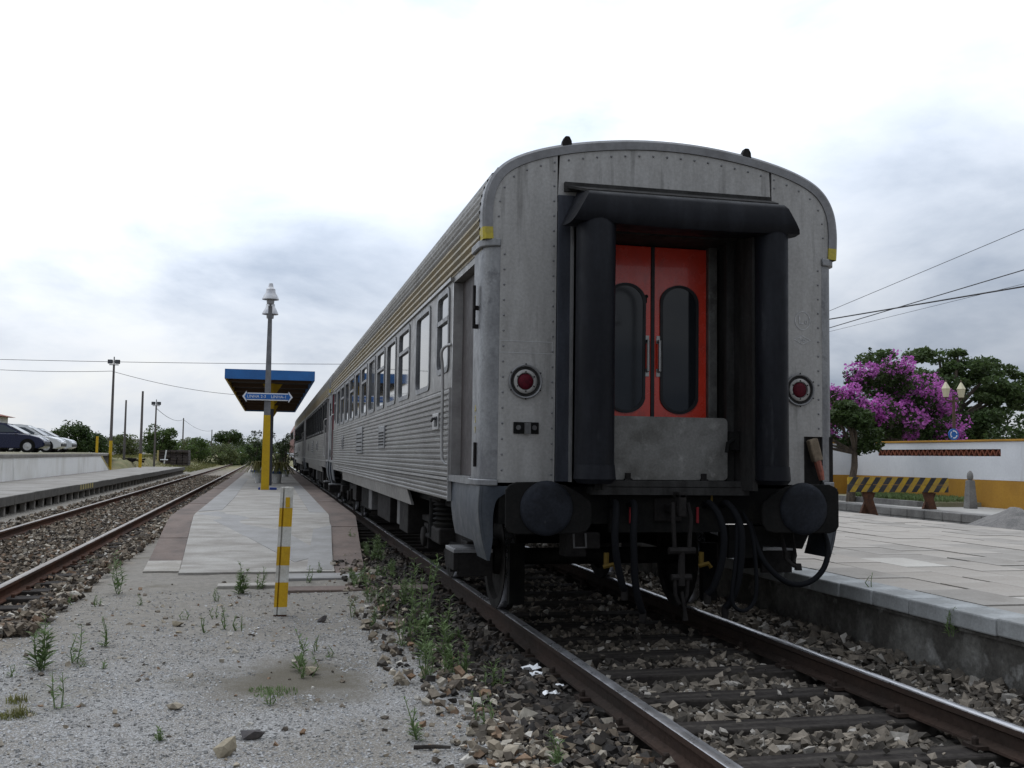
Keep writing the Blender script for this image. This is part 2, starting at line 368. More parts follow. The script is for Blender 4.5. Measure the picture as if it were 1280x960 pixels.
    bed2 = mixc(mr(noi(6,5,2), .4, .6), (.15,.13,.11), (.24,.21,.17))
    c = mixc(b2, c, bed2)
    grass = mixc(mr(noi(.35,6,31), .35, .65), (.11,.125,.045), (.25,.215,.115))
    grass = mixc(mr(noi(3.5,5,33), .4, .65), grass, (.17,.15,.09))
    gm = mr(mth('ADD', X, mth('MULTIPLY', jit, 3.0)), -8.2, -10.2)
    c = mixc(mth('MULTIPLY', gm, mr(Y, 34, 52)), c, grass)
    c = mixc(mth('MAXIMUM', mr(Y, 75, 110), mr(mth('ABSOLUTE', X, 0), 30, 45)), c, grass)
    l(c, b.inputs['Base Color'])
    bp = n('ShaderNodeBump'); bp.inputs['Strength'].default_value = .6; bp.inputs['Distance'].default_value = .02; l(noi(60,4,1), bp.inputs['Height']); l(bp.outputs[0], b.inputs['Normal'])
    return Mt
g = npmesh('ground', np.stack([GX,GY,GZ],-1).reshape(-1,3), quads, ground_material(), smooth=True)
struct(g, 'pale gravel and trodden earth ground around the tracks', 'ground')

# ------------------------------------------------------------------ scattered stone
_phi = (1+5**.5)/2
ICO_V = np.array([(-1,_phi,0),(1,_phi,0),(-1,-_phi,0),(1,-_phi,0),(0,-1,_phi),(0,1,_phi),(0,-1,-_phi),(0,1,-_phi),(_phi,0,-1),(_phi,0,1),(-_phi,0,-1),(-_phi,0,1)])/1.902
ICO_F = np.array([(0,11,5),(0,5,1),(0,1,7),(0,7,10),(0,10,11),(1,5,9),(5,11,4),(11,10,2),(10,7,6),(7,1,8),(3,9,4),(3,4,2),(3,2,6),(3,6,8),(3,8,9),(4,9,5),(2,4,11),(6,2,10),(8,6,7),(9,8,1)])
BOX_V = np.array([(x,y,z) for z in (-1,1) for y in (-1,1) for x in (-1,1)], float)*.62
BOX_F = np.array([(0,2,1),(1,2,3),(4,5,6),(5,7,6),(0,1,4),(1,5,4),(2,6,3),(3,6,7),(0,4,2),(2,4,6),(1,3,5),(3,7,5)])
OCT_V = np.array([(1,0,0),(-1,0,0),(0,1,0),(0,-1,0),(0,0,1),(0,0,-1)], float)
OCT_F = np.array([(0,2,4),(2,1,4),(1,3,4),(3,0,4),(2,0,5),(1,2,5),(3,1,5),(0,3,5)])
def rand_rot(n):
    q = rng.normal(size=(n,4)); q /= np.linalg.norm(q,axis=1,keepdims=True); a,b,c,d = q.T
    return np.stack([np.stack([1-2*(c*c+d*d),2*(b*c-a*d),2*(b*d+a*c)],-1),np.stack([2*(b*c+a*d),1-2*(b*b+d*d),2*(c*d-a*b)],-1),np.stack([2*(b*d-a*c),2*(c*d+a*b),1-2*(b*b+c*c)],-1)],1)
def stones(name, P, size, mt, label, V=BOX_V, Fc=BOX_F, jit=.42, flat=.8, parent=None, kind='stuff'):
    n = len(P); size = np.asarray(size)
    v = V[None]*(1+rng.uniform(-jit,jit,(n,len(V),1)))
    for _ in range(4):          # chip flat facets off each stone
        pn = rng.normal(size=(n,1,3)); pn /= np.linalg.norm(pn,axis=2,keepdims=True)
        ex = np.maximum(0, (v*pn).sum(2,keepdims=True)-rng.uniform(.35,.75,(n,1,1))); v = v-ex*pn
    v = v*rng.uniform(.65,1.25,(n,1,3))*size[:,None,None]*1.3
    v = np.einsum('nij,nkj->nki', rand_rot(n), v); v[...,2] *= flat
    v = v + P[:,None,:]
    f = Fc[None] + (np.arange(n)*len(V))[:,None,None]
    o = npmesh(name, v.reshape(-1,3), f.reshape(-1,3), mt, parent)
    if kind: o['kind'] = kind
    if label: tag(o, label, 'gravel' if 'gravel' in name else 'ballast')
    return o
def scatter(n, x0, x1, y0, y1, keep=None, dens=None):
    x = rng.uniform(x0,x1,n); y = rng.uniform(y0,y1,n) if dens is None else y0+(y1-y0)*rng.uniform(0,1,n)**dens
    if keep is not None:
        k = keep(x,y); x, y = x[k], y[k]
    return np.stack([x,y,hgt(x,y)],-1)
SLP1 = [-.36-.70*k for k in range(1,5)] + [-.36+.70*k for k in range(0,100)]
SLP1 = sorted(SLP1)
def off_sleeper(y, phase, pitch, half):
    d = (y-phase+pitch/2) % pitch - pitch/2
    return np.abs(d) > half
# track 1 ballast: between the rails, and the two shoulders
def lift(P, s, f): P = P.copy(); P[:,2] += f*s; return P
def sized(n, a, b): return a+(b-a)*rng.uniform(0,1,n)**1.8
P = scatter(13000, -.72, .72, -4, 9, lambda x,y: off_sleeper(y,-.36,.70,.15), 1.4); s_ = sized(len(P),.014,.05)
stones('ballast', lift(P, 1, .045+.02*rng.uniform(-1,1.5,len(P))), s_, M['ballast_mid'], 'loose ballast stones between the sleepers under the carriage')
P = scatter(500, -.75, .75, -4, 7, None, 1.2); P[:,2] = -.145+rng.uniform(0,.01,len(P))
stones('ballast', P, sized(len(P),.010,.035), M['ballast_mid'], 'stray stones lying on the sleepers before the carriage')
P = scatter(9000, .98, 1.64, -4, 12, None, 1.5); s_ = sized(len(P),.018,.055)
P[:,2] += .12*smooth01(1.35,1.0,P[:,0])*0 + .05 + .03*rng.uniform(-1,1,len(P))
stones('ballast', P, s_, M['ballast_mid'], 'ballast stones between the right rail and the station platform wall')
P = scatter(15000, -2.1, -.98, -4.5, 9, lambda x,y: rng.uniform(0,1,len(x)) < 1.12-smooth01(-1.3,-1.95,x+.12*wob(x*3,y*2.3)), 1.3); s_ = sized(len(P),.010,.044)
P[:,2] += .03 + .03*rng.uniform(-1,1,len(P)) + .05*smooth01(-1.7,-1.1,P[:,0])
pale = smooth01(-1.15,-2.1,P[:,0])*.85 + .5*smooth01(.2,-2.8,P[:,1]) > rng.uniform(.25,1,len(P))
stones('ballast', P[pale], s_[pale], M['ballast_pale'], 'pale ballast stones spilling onto the gravel left of the carriage track')
stones('ballast', P[~pale], s_[~pale], M['ballast_dark'], 'dark oily ballast stones beside the left rail of the carriage track')
# track 2 ballast
P = scatter(30000, TX2-1.55, TX2+1.65, 1.5, 60, lambda x,y: (np.abs(np.abs(x-TX2)-.87) > .07) & ((x < -5.38) | (y > 6.3) | off_sleeper(y,2.0,.66,.16)), 2.0); s_ = sized(len(P),.014,.046)
P[:,2] += .055 + .03*rng.uniform(-1,1,len(P)) + .035*(np.abs(P[:,0]-TX2) < .82)*smooth01(4,7,P[:,1])
stones('ballast', P, s_, M['ballast_left'], 'weathered ballast stones along the empty left track')
# fine gravel of the foreground
P = scatter(46000, -5.6, -1.5, -4.2, 4.2, lambda x,y: (rng.uniform(0,1,len(x)) < 1.05-.75*smooth01(.3,3.2,y+1.2*wob(x,y))) & ~((x < TX2+1.45) & (y > 0)) & (np.hypot(x+2.72,(y+.35)*.8)+.35*wob(x*4,y*4) > .42+.25*rng.uniform(0,1,len(x))), 1.25); s_ = sized(len(P),.003,.013)
P[:,2] += .001
stones('gravel', P, s_, M['gravel'], 'fine pale grey gravel scattered over the foreground yard', OCT_V, OCT_F, .3, .7)
P = scatter(520, -5.4, -1.5, -4.2, 5.0, None, 1.1); s_ = sized(len(P),.008,.026)
stones('gravel', P+np.array([0,0,.004]), s_, M['ballast_pale'], 'larger loose pebbles on the foreground gravel')

# ================================================================== tracks
def rail_prof(cx):     # symmetric flat-bottom rail, head top at z = 0
    h = [(.035,-.006),(.0355,-.036),(.012,-.05),(.009,-.115),(.062,-.135),(.064,-.148)]
    pts = [(-.028,0),(.028,0)]
    return [(cx+x,z) for x,z in h], [(cx-x,z) for x,z in h]
def track(name, label, cx, y0, y1, sl, slen, side_mt, seg=40):
    T = thing(name, label, 'railway track', (cx, 0, 0))
    for sx in (-1,1):
        c = sx*.868; a, b_ = rail_prof(c)
        mb = MB(); prof = a + b_[::-1]
        ys = list(np.linspace(y0, y1, seg)); n = len(prof)
        for y in ys: mb.v += [(p[0], y, p[1]) for p in prof]
        for i in range(len(ys)-1):
            for j in range(n-1): mb.f.append((i*n+j, i*n+j+1, (i+1)*n+j+1, (i+1)*n+j))
            mb.f.append((i*n+n-1, i*n, (i+1)*n, (i+1)*n+n-1))
        mb.f.append(tuple(range(n))); 
        r = mb.build('rail', side_mt, T)
        hd = MB(); hp = [(c-.0350,-.005),(c-.028,.0015),(c,.0035),(c+.028,.0015),(c+.0350,-.005)]
        hd.strip(hp, y0, y1); hd.build('rail_head', M['rail_dull'] if cx < -1 else M['rail_top'], r, True)
    base = None
    for y in sl:
        if base is None:
            mb = MB(); mb.box(-slen/2, slen/2, -.115, .115, -.27, -.149)
            base = mb.build('sleeper', M['sleeper'], T, bevel=.012); o = base
        else:
            o = base.copy(); col.objects.link(o)
        o.location = (random.uniform(-.05,.05), y+random.uniform(-.02,.02), random.uniform(-.012,.004)+(.02 if cx < -1 and y < 6.4 else 0)); o.rotation_euler = (0, 0, random.uniform(-.015,.015))
    # fastenings on the near sleepers
    ck = None
    for y in sl:
        if y > 9: continue
        for sx in (-1,1):
            for ss in (-1,1):
                if ck is None:
                    mb = MB(); mb.box(-.035,.035,-.06,.06,0,.02); mb.lathe([(.02,.02),(.02,.05),(.012,.06)], (0,0,0), 'z', 6); ck = mb.build('rail_clip', side_mt, T); o = ck
                else: o = ck.copy(); col.objects.link(o)
                o.location = (sx*.868+ss*.10, y, -.150)
    return T
track('railway_track', 'dark railed track the carriages stand on, timber sleepers in ballast', 0, -6, 140, SLP1[:40], 2.5, M['rail_dark'])
track('railway_track', 'empty rusty track left of the island platform, running into the distance', TX2, -2, 160, [2.0+.66*k for k in range(60)], 2.72, M['rail_side'])

# ================================================================== island platform
M['slab'] = mat('worn_platform_concrete', (.30,.285,.26), .9, 0, (.225,.207,.185), 1.3, (.42,.6), .12, 45, .25, 30, (1,1.6,1), (.36,.345,.32), 1.7, (.50,.70), (.8,1.8,1))
M['slab_grey'] = mat('smooth_cement_patch', (.268,.262,.255), .85, 0, (.222,.215,.205), 2, (.4,.6), .08, 50)
M['edge_brown'] = mat('reddish_edge_concrete', (.155,.118,.10), .9, 0, (.105,.083,.072), 2, (.42,.62), .15, 40, .2, 35, (1,.5,1))
M['edge_pale'] = mat('pale_edge_concrete', (.33,.31,.28), .9, 0, (.26,.24,.21), 3, (.42,.62), .12, 40, .2, 35)
def zplat(y): return float(-.112 + .312*smooth01(4.6, 13.5, y)) if y < 13.5 else .2
def lerp(a,b,t): return a+(b-a)*t
def pl_x(y):     # outer-left, inner-left, inner-right, outer-right
    t = min(1, max(0, (y-5.9)/(12.6-5.9)))
    return (lerp(-4.36,-4.643,t), lerp(-3.93,-4.233,t), lerp(-2.08,-1.787,t), lerp(-1.70,-1.286,t))
def ribbon(i0, i1, y0, y1, n=8, z=0, thick=.5, gap=.0):
    mb = MB(); ys = np.linspace(y0, y1, n)
    for y in ys:
        X = pl_x(y); a, b = X[i0]+gap, X[i1]-gap; zt = zplat(y)+z
        mb.v += [(a,y,zt-thick),(a,y,zt),(b,y,zt),(b,y,zt-thick)]
    for i in range(n-1):
        k = i*4
        for j in range(4): mb.f.append((k+j, k+4+j, k+4+(j+1)%4, k+(j+1)%4))
    mb.f += [(0,1,2,3), tuple((n-1)*4+j for j in (3,2,1,0))]
    return mb
IP = struct(thing('island_platform', 'low concrete island platform with brown edges, ramped down at its near end', None))
del IP['label']
ribbon(1, 2, 5.75, 13.2, 24).build('platform_slab', M['slab'], IP)
ribbon(1, 2, 13.205, 100, 4).build('platform_slab', M['slab'], IP)
ys = [5.95,6.9,9.2,12.4,17,22,27,33,40,48,58,70,85,100]
for k in range(len(ys)-1):
    ribbon(0, 1, ys[k], ys[k+1]-.012, 4, -.004-.006*(k%2), gap=.006).build('edge_slab', M['edge_pale'] if k == 0 else M['edge_brown'], IP)
ys = [5.6,7.2,10.6,13.4,18,24,31,40,52,66,82,100]
for k in range(len(ys)-1):
    ribbon(2, 3, ys[k], ys[k+1]-.012, 4, -.004-.006*(k%2), gap=.006).build('edge_slab', M['edge_brown'], IP)
# cement repair strips
def quadstrip(pts, lift_=.004, th=.02):
    mb = MB(); n = len(pts)
    for (a, b) in pts:
        for p in (a, b): mb.v += [(p[0],p[1],zplat(p[1])+lift_), (p[0],p[1],zplat(p[1])+lift_-th)]
    for i in range(n-1):
        k = i*4; mb.f += [(k,k+2,k+6,k+4),(k+1,k+5,k+7,k+3),(k,k+4,k+5,k+1),(k+2,k+3,k+7,k+6)]
    mb.f += [(0,1,3,2),((n-1)*4,(n-1)*4+2,(n-1)*4+3,(n-1)*4+1)]
    return mb
quadstrip([((-4.20,13.0),(-3.85,13.6)), ((-3.75,11.2),(-3.3,12.2)), ((-3.05,8.6),(-2.6,9.7)), ((-2.55,6.6),(-2.12,7.3))]).build('cement_patch', M['slab_grey'], IP)
quadstrip([((-4.22,13.6),(-3.80,14.2)), ((-4.22,20),(-3.75,20)), ((-4.22,40),(-3.8,40))], .0045).build('cement_patch', M['slab_grey'], IP)
quadstrip([((-2.42,5.9),(-2.10,5.9)), ((-2.18,10),(-1.86,10.5)), ((-2.12,13.5),(-1.80,13.5)), ((-2.1,30),(-1.80,30))], .0042).build('cement_patch', M['slab_grey'], IP)
# crossing slabs and planks in front of the ramp
mb = MB(); mb.box(-2.66,-1.62,4.95,5.45,-.16,-.085); struct(mb.build('crossing_slab', M['slab_grey'], bevel=.01), 'bluish concrete slab lying before the platform ramp', 'slab')
mb = MB(); mb.box(-3.42,-2.70,4.38,4.62,-.16,-.09); struct(mb.build('crossing_slab', M['edge_pale'], bevel=.01), 'short pale concrete strip in the gravel before the ramp', 'slab')
mb = MB(); mb.box(-2.75,-1.15,3.95,4.30,-.17,-.095); struct(mb.build('crossing_plank', M['edge_brown'], bevel=.012), 'brown timber plank crossing beside the striped post', 'plank')

# ================================================================== station platform on the right
M['kerb'] = mat('pale_kerb_stone', (.36,.37,.37), .85, 0, (.25,.255,.25), 3, (.4,.62), .12, 50, .15, 40)
M['pwall'] = mat('stained_platform_wall', (.17,.165,.15), .95, 0, (.075,.07,.062), 2.0, (.42,.58), .25, 30, .8, 10, (1,1,1), (.27,.265,.25), 4, (.58,.7))
M['paving'] = mat('station_paving', (.365,.335,.30), .85, 0, (.29,.262,.23), .8, (.4,.62), .10, 45, .1, 50, (.5,1.5,1), (.22,.195,.165), 1.1, (.60,.76))
M['paving2'] = mat('station_paving_grey', (.31,.288,.26), .85, 0, (.245,.225,.20), .9, (.4,.62), .10, 45, .1, 50, (.5,1.5,1), (.20,.18,.155), 1.3, (.58,.74))
M['paving3'] = mat('station_paving_pale', (.47,.45,.41), .85, 0, (.40,.375,.34), 1.2, (.4,.62), .10, 45, .1, 50)
SP = struct(thing('station_platform', None, None)); 
mb = MB(); mb.box(1.68, 8.0, -30, 90, -.4, .245); mb.build('platform_base', M['pwall'], SP)
mb = MB(); mb.box(1.645, 1.90, -30, 90, .225, .252); mb.build('coping_bed', M['pwall'], SP)
kb = None
for k in range(120):
    y = -6.2+.465*k
    if kb is None:
        mb = MB(); mb.box(0, .335, 0, .452, 0, .114); kb = mb.build('kerb_stone', M['kerb'], SP, bevel=.012); o = kb
    else: o = kb.copy(); col.objects.link(o)
    o.location = (1.615+random.uniform(-.006,.006), y, .254+random.uniform(-.007,.004))
mb = MB(); mb.box(1.955, 7.99, -30, -3.01, .245, .358); mb.build('paving_sheet', M['paving'], SP)
mb = MB(); mb.box(1.955, 7.99, 17.0, 90, .245, .362); mb.build('paving_sheet', M['paving'], SP)
pv = {}
nP = 0
SL, SW = .80, .503
for i in range(12):
    y = -2.6 - (i%2)*SL/2
    while y < 17:
        y1 = min(y+SL, 17); mname = random.choices(['paving','paving2','paving3'], [6,4,.5])[0]
        full = abs(y1-y-SL) < 1e-6
        if full:
            if mname not in pv:
                mb = MB(); mb.box(.004, SW-.006, .004, SL-.007, 0, .117); o = mb.build('paving_slab', M[mname], SP); pv[mname] = o
            else: o = pv[mname].copy(); col.objects.link(o)
        else:
            mb = MB(); mb.box(.004, SW-.004, .004, y1-y-.004, 0, .117); o = mb.build('paving_slab', M[mname], SP)
        o.location = (1.956+i*SW, y, .246+random.uniform(-.006,.004)); o.rotation_euler = (random.uniform(-.002,.002), random.uniform(-.003,.003), 0); nP += 1
        y = y1

# ================================================================== low platform and loading dock on the left
M['lowplat'] = mat('grey_low_platform', (.27,.255,.235), .92, 0, (.19,.175,.155), 1.2, (.4,.62), .12, 40, .2, 30)
M['lowedge'] = mat('dark_platform_edge', (.12,.112,.10), .92, 0, (.08,.075,.068), 2, (.4,.62), .15, 40, .2, 30)
M['limewash'] = mat('stained_limewash', (.86,.86,.85), .9, 0, (.74,.73,.70), 1.5, (.45,.65), .06, 40, .1, 20, (.5,.5,.3), (.24,.23,.20), .8, (.60,.74), (.9,.7,.28))
M['yel_faded'] = mat('faded_yellow_paint', (.48,.40,.14), .85, 0, (.36,.31,.16), 6, (.4,.6), .1, 40)
LP = struct(thing('low_platform', None, None))
mb = MB(); mb.prism([(-11.25,.26),(-8.52,.26),(-8.52,.30),(-11.25,.30)], 'y', 2, 66); mb.build('deck', M['lowplat'], LP)
mb = MB(); mb.box(-11.25,-9.2,2,66,-.4,.255); mb.build('fill', M['lowedge'], LP)
ed = None
for k in range(32):
    if ed is None:
        mb = MB(); mb.box(-.06,.0,0,1.985,-.02,.185); ed = mb.build('edge_beam', M['lowedge'], LP, bevel=.01); o = ed
    else: o = ed.copy(); col.objects.link(o)
    o.location = (-8.46, 2+2.0*k, .128+random.uniform(-.006,.006))
po = None
for k in range(64):
    if po is None:
        mb = MB(); mb.box(-.09,.03,-.07,.07,0,.46); po = mb.build('support_post', M['lowplat'], LP, bevel=.01); o = po
    else: o = po.copy(); col.objects.link(o)
    o.location = (-8.56, 2.4+1.0*k, -.35)
mb = MB()
for k in range(6):
    mb.box(-8.457,-8.453, 26.2+k*.42, 26.42+k*.42, .15, .30)
mb.build('painted_ticks', M['yel_faded'], LP)
DK = struct(thing('loading_dock', None, None))
mb = MB(); mb.prism([(-14,-.3),(51.6,-.3),(51.6,.30),(48.6,1.06),(-14,1.06)][::1], 'x', -11.55, -11.25); mb.build('dock_wall', M['limewash'], DK)
mb = MB(); mb.prism([(48.55,1.06),(51.6,.27),(51.9,.27),(48.85,1.10)], 'x', -11.56, -11.235); mb.build('end_edging', M['yel_faded'], DK)
mb = MB()
mb.prism([(-60,-14),(-11.22,-14),(-11.22,48.6),(-13,66),(-30,80),(-60,80)], 'z', 1.065, 1.17); mb.build('dock_coping', M['lowplat'], DK)
mb = MB(); mb.prism([(-60,-14),(-11.6,-14),(-11.6,48.6),(-13.2,65.8),(-30,79.8),(-60,79.8)], 'z', -.2, 1.06); mb.build('dock_fill', M['lowedge'], DK)
mb = MB(); mb.prism([(-60,-14),(-11.75,-14),(-11.75,48.2),(-13.4,65.6),(-30,79.6),(-60,79.6)], 'z', 1.17, 1.19)
M['dockearth'] = mat('sandy_dock_earth', (.27,.24,.19), .95, 0, (.17,.165,.09), .5, (.4,.6), .15, 30, .3, 20)
mb.build('dock_surface', M['dockearth'], DK)

# ================================================================== carriages
HW = 1.417; CL = 19.45
HALF = [(1.417,2.875),(1.428,3.02),(1.428,3.18),(1.40,3.33),(1.325,3.46),(1.20,3.555),(1.0,3.635),(.75,3.697),(.5,3.737),(.25,3.762),(0,3.77)]
def catmull(pts, n=14):
    P = [Vector(p) for p in pts]; P = [P[0]*2-P[1]] + P + [Vector((-P[-2].x, P[-2].y))]; o = []
    for i in range(1, len(P)-2):
        for k in range(n):
            t = k/n; a, b, c, d = P[i-1:i+3]
            o.append(.5*((2*b)+(c-a)*t+(2*a-5*b+4*c-d)*t*t+(3*b-a-3*c+d)*t**3))
    o.append(P[-2]); return o
def resample(pts, ds):
    out = [pts[0]]; acc = 0
    L_ = [0]
    for a, b in zip(pts, pts[1:]): L_.append(L_[-1]+(b-a).length)
    n = max(2, int(L_[-1]/ds)); res = []; j = 0
    for k in range(n+1):
        s = L_[-1]*k/n
        while j < len(L_)-2 and L_[j+1] < s: j += 1
        t = (s-L_[j])/max(1e-9, L_[j+1]-L_[j]); res.append(pts[j].lerp(pts[j+1], t))
    return res
def offset(pts, d):      # outward offset of the half outline (side to crown)
    o = []
    for i, p in enumerate(pts):
        t = (pts[min(i+1,len(pts)-1)]-pts[max(i-1,0)]).normalized(); o.append(p + Vector((t.y, -t.x))*d)
    return o
OUT = resample(catmull(HALF), .03)
def full(h): return [(-p.x,p.y) for p in h] + [(p.x,p.y) for p in h[::-1]][1:]
def flute_pts(pts, period, amp, lo=0, hi=9):
    o = []; s = 0
    for i, p in enumerate(pts):
        if i: s += (p-pts[i-1]).length
        ph = (s/period) % 1; a = amp*(1-abs(2*ph-1)*1.0)
        t = (pts[min(i+1,len(pts)-1)]-pts[max(i-1,0)]).normalized()
        o.append(p + Vector((t.y,-t.x))*(a if lo <= p.y <= hi else 0))
    return o
def sm2(pts, k=5):
    P = [Vector(p) for p in pts]; P = [P[0]*2-P[1]]+P+[P[-1]*2-P[-2]]; o = []
    for i in range(1, len(P)-2):
        for q in range(k):
            t = q/k; a, b, c, d = P[i-1:i+3]; v = .5*((2*b)+(c-a)*t+(2*a-5*b+4*c-d)*t*t+(3*b-a-3*c+d)*t**3); o.append((v.x, v.y))
    return o+[(P[-2].x, P[-2].y)]
def rrect(w_, h_, r, n=4):
    o = []
    for cx_, cy_, a0 in ((w_/2-r,h_/2-r,0),(-w_/2+r,h_/2-r,90),(-w_/2+r,-h_/2+r,180),(w_/2-r,-h_/2+r,270)):
        for k in range(n+1):
            a = R_(a0+90*k/n); o.append((cx_+r*math.cos(a), cy_+r*math.sin(a)))
    return o
def ring(mb, outer, inner, P0, P1):   # closed frame between two loops; P0/P1 map (a,b) to 3-D at back/front
    n = len(outer); k = len(mb.v)
    mb.v += [tuple(P0(*p)) for p in outer] + [tuple(P1(*p)) for p in outer] + [tuple(P1(*p)) for p in inner] + [tuple(P0(*p)) for p in inner]
    for a in range(3):
        for i in range(n): mb.f.append((k+a*n+i, k+a*n+(i+1)%n, k+(a+1)*n+(i+1)%n, k+(a+1)*n+i))
WIN_STARTS = [2.60,4.12,5.42,6.72,8.02,9.34,10.66,11.98,13.28,14.58,15.88]
def coach(y0, label, group, detailed, dark):
    C = thing('passenger_carriage', label, 'train carriage', (0, y0, 0), group)
    # --- roof
    pts = resample(OUT, .009); split = next(i for i, p in enumerate(pts) if p.y > 3.12)
    fl = flute_pts(pts, .062, .020, 2.9, 3.60)
    for sx in (-1,1):
        mb = MB(); mb.strip([(sx*p.x, p.y) for p in fl[:split+1]], .10, CL-.10); mb.build('roof_stripe', M['ss_gold'] , C)
    mb = MB(); up = fl[split:]; mb.strip([(-p.x,p.y) for p in up]+[(p.x,p.y) for p in up[::-1]][1:], .10, CL-.10); roof = mb.build('roof', M['ss_roof'], C)
    # --- unseen dark box added inside the body to block light
    mb = MB(); mb.prism([(-1.26,1.0),(1.26,1.0),(1.26,3.0),(1.0,3.5),(-1.0,3.5),(-1.26,3.0)], 'y', .42, CL-.42); mb.build('light_block_core', M['dark'], C)
    band = M['glass_dark'] if dark else M['ss_side']
    for sx in (-1,1):
        X = lambda d: sx*(HW+d)
        ya, yb = 1.34, CL-1.34
        # window band with real openings
        wins = [(1.50,2.12,2.10,2.80)] + [(s, s+.95, 2.00, 2.79) for s in WIN_STARTS] + [(CL-2.12,CL-1.50,2.10,2.80)]
        mb = MB(); zb, zt = 1.93, 2.845; prev = ya
        for (a, b, c, d) in wins:
            mb.box(X(0), X(-.03), prev, a, zb, zt); mb.box(X(0), X(-.03), a, b, zb, c); mb.box(X(0), X(-.03), a, b, d, zt); prev = b
        mb.box(X(0), X(-.03), prev, yb, zb, zt); mb.build('window_band', M['dark2'] if dark else M['ss_side'], C)
        for wi, (a, b, c, d) in enumerate(wins):
            if sx > 0 and not detailed: continue
            w_, h_ = b-a, d-c; cy_, cz_ = (a+b)/2, (c+d)/2
            mb = MB(); P0 = lambda p, q: (X(-.028), cy_+p, cz_+q); P1 = lambda p, q: (X(.012), cy_+p, cz_+q)
            ring(mb, rrect(w_+.05, h_+.05, .09), rrect(w_-.05, h_-.05, .06), P0, P1)
            if wi % 2 == 0 and not dark: mb.box(X(.012), X(-.015), a, b, d-.27, d-.23)
            fr = mb.build('window', M['seal'] if dark else M['ss_corner'], C)
            mb = MB(); mb.box(X(-.012), X(-.018), a+.005, b-.005, c+.005, d-.005); mb.build('pane', M['glass_dark'] if dark else M['glass'], fr)
        # cant-rail trim
        mb = MB(); mb.box(X(.022), X(-.02), ya, yb, 2.846, 2.874); mb.build('rain_strip', M['ss_light'], C)
        # fluted waist
        n = 15; zs = np.linspace(1.165, 1.925, n+1); prof = []
        for k in range(n):
            z0, z1 = zs[k], zs[k+1]; h_ = z1-z0
            prof += [(X(.0), z0), (X(.017), z0+h_*.18), (X(.017), z0+h_*.62), (X(.0), z0+h_*.85)]
        prof.append((X(0), zs[-1])); mb = MB(); mb.strip(prof, ya, yb); mb.build('fluted_panel', M['ss_side'], C)
        mb = MB(); mb.box(X(.024), X(-.01), ya, yb, 1.140, 1.163); mb.build('waist_ridge', M['ss_light'], C)
        prof = []; n = 4; zs = np.linspace(.965, 1.138, n+1)
        for k in range(n):
            z0, z1 = zs[k], zs[k+1]; h_ = z1-z0; t = (z0-.965)*.1-.015
            prof += [(X(t), z0), (X(t+.012), z0+h_*.2), (X(t+.012), z0+h_*.6), (X(t), z0+h_*.85)]
        prof.append((X(0), zs[-1])); mb = MB(); mb.strip(prof, ya, yb); mb.build('lower_skirt', M['ss_side'], C)
        mb = MB(); mb.add([(X(-.03),4.35,.965),(X(-.03),CL-4.35,.965),(X(-.05),CL-4.2,.80),(X(-.05),4.10,.80)] + [(X(-.06),4.35,.965),(X(-.06),CL-4.35,.965),(X(-.08),CL-4.2,.80),(X(-.08),4.10,.80)],
              [(0,1,2,3),(4,7,6,5),(0,4,5,1),(3,2,6,7),(0,3,7,4),(1,5,6,2)]); mb.build('skirt_flap', M['ss_side'], C)
        for yy in (ya-.012, yb-.003):
            mb = MB(); mb.box(X(.021), X(-.012), yy, yy+.015, .966, 1.926); mb.build('end_trim', M['ss_light'], C)
        # hatches and vents in the flutes
        for (a, b, c, d) in ((6.35,7.1,1.43,1.73),(9.75,10.85,1.36,1.80),(14.4,14.7,1.45,1.72)):
            mb = MB(); mb.box(X(.03), X(-.01), a, b, c, d); h = mb.build('hatch', M['ss_corner'], C, bevel=.008)
            mb = MB()
            for q in range(5): mb.box(X(.034), X(.028), a+.06, b-.06, c+.04+q*(d-c-.1)/5, c+.06+q*(d-c-.1)/5)
            mb.build('louvre', M['dark2'], h)
        if detailed:
            mb = MB(); mb.box(X(.028), X(-.01), 1.86, 2.20, 1.58, 1.73); bx = mb.build('lock_plate', M['ss_light'], C, bevel=.006)
            mb = MB(); mb.box(X(.034), X(.02), 1.92, 2.06, 1.61, 1.70); mb.tube([(X(.03),1.96,1.68),(X(.06),1.96,1.68),(X(.06),2.04,1.66)], .012, 6); mb.build('handle', M['seal'], bx)
        for ey in ((0,1) if detailed else (0,1)):
            Y = (lambda y: y) if ey == 0 else (lambda y: CL-y)
            if sx > 0 and (not detailed or ey): continue
            # corner pillar, ledges and aprons
            pp = [(1.30,0),(1.345,.006),(1.383,.03),(1.407,.07),(1.417,.13),(1.417,.385),(1.37,.385),(1.30,.10)]
            poly = [(sx*x, Y(y)) for x, y in pp]
            mb = MB(); mb.prism(poly, 'z', 1.185, 2.885); pil = mb.build('corner_pillar', M['ss_corner'], C, True)
            big = [(1.298,-.02),(1.352,-.016),(1.402,.012),(1.432,.06),(1.443,.13),(1.443,.388),(1.37,.388),(1.30,.10)]
            mb = MB(); mb.prism([(sx*x, Y(y)) for x, y in big], 'z', 2.886, 2.944); mb.build('pillar_cap', M['ss_corner'], pil, True, bevel=.008)
            mb = MB(); mb.prism([(sx*x, Y(y)) for x, y in big], 'z', 1.135, 1.183); mb.build('pillar_sill', M['ss_corner'], pil, True, bevel=.008)
            # curved apron under the corner: outer skin rolls inward towards the rail
            cur = [(1.425,1.134),(1.432,1.02),(1.43,.92),(1.415,.81),(1.392,.70),(1.362,.60)]
            cur = sm2(cur, 5)
            inn = [(1.16,1.134),(1.16,1.085),(1.245,1.075),(1.30,1.03),(1.322,.94),(1.325,.84),(1.325,.74),(1.345,.60)]; inn = inn[:2]+sm2(inn[2:], 5)
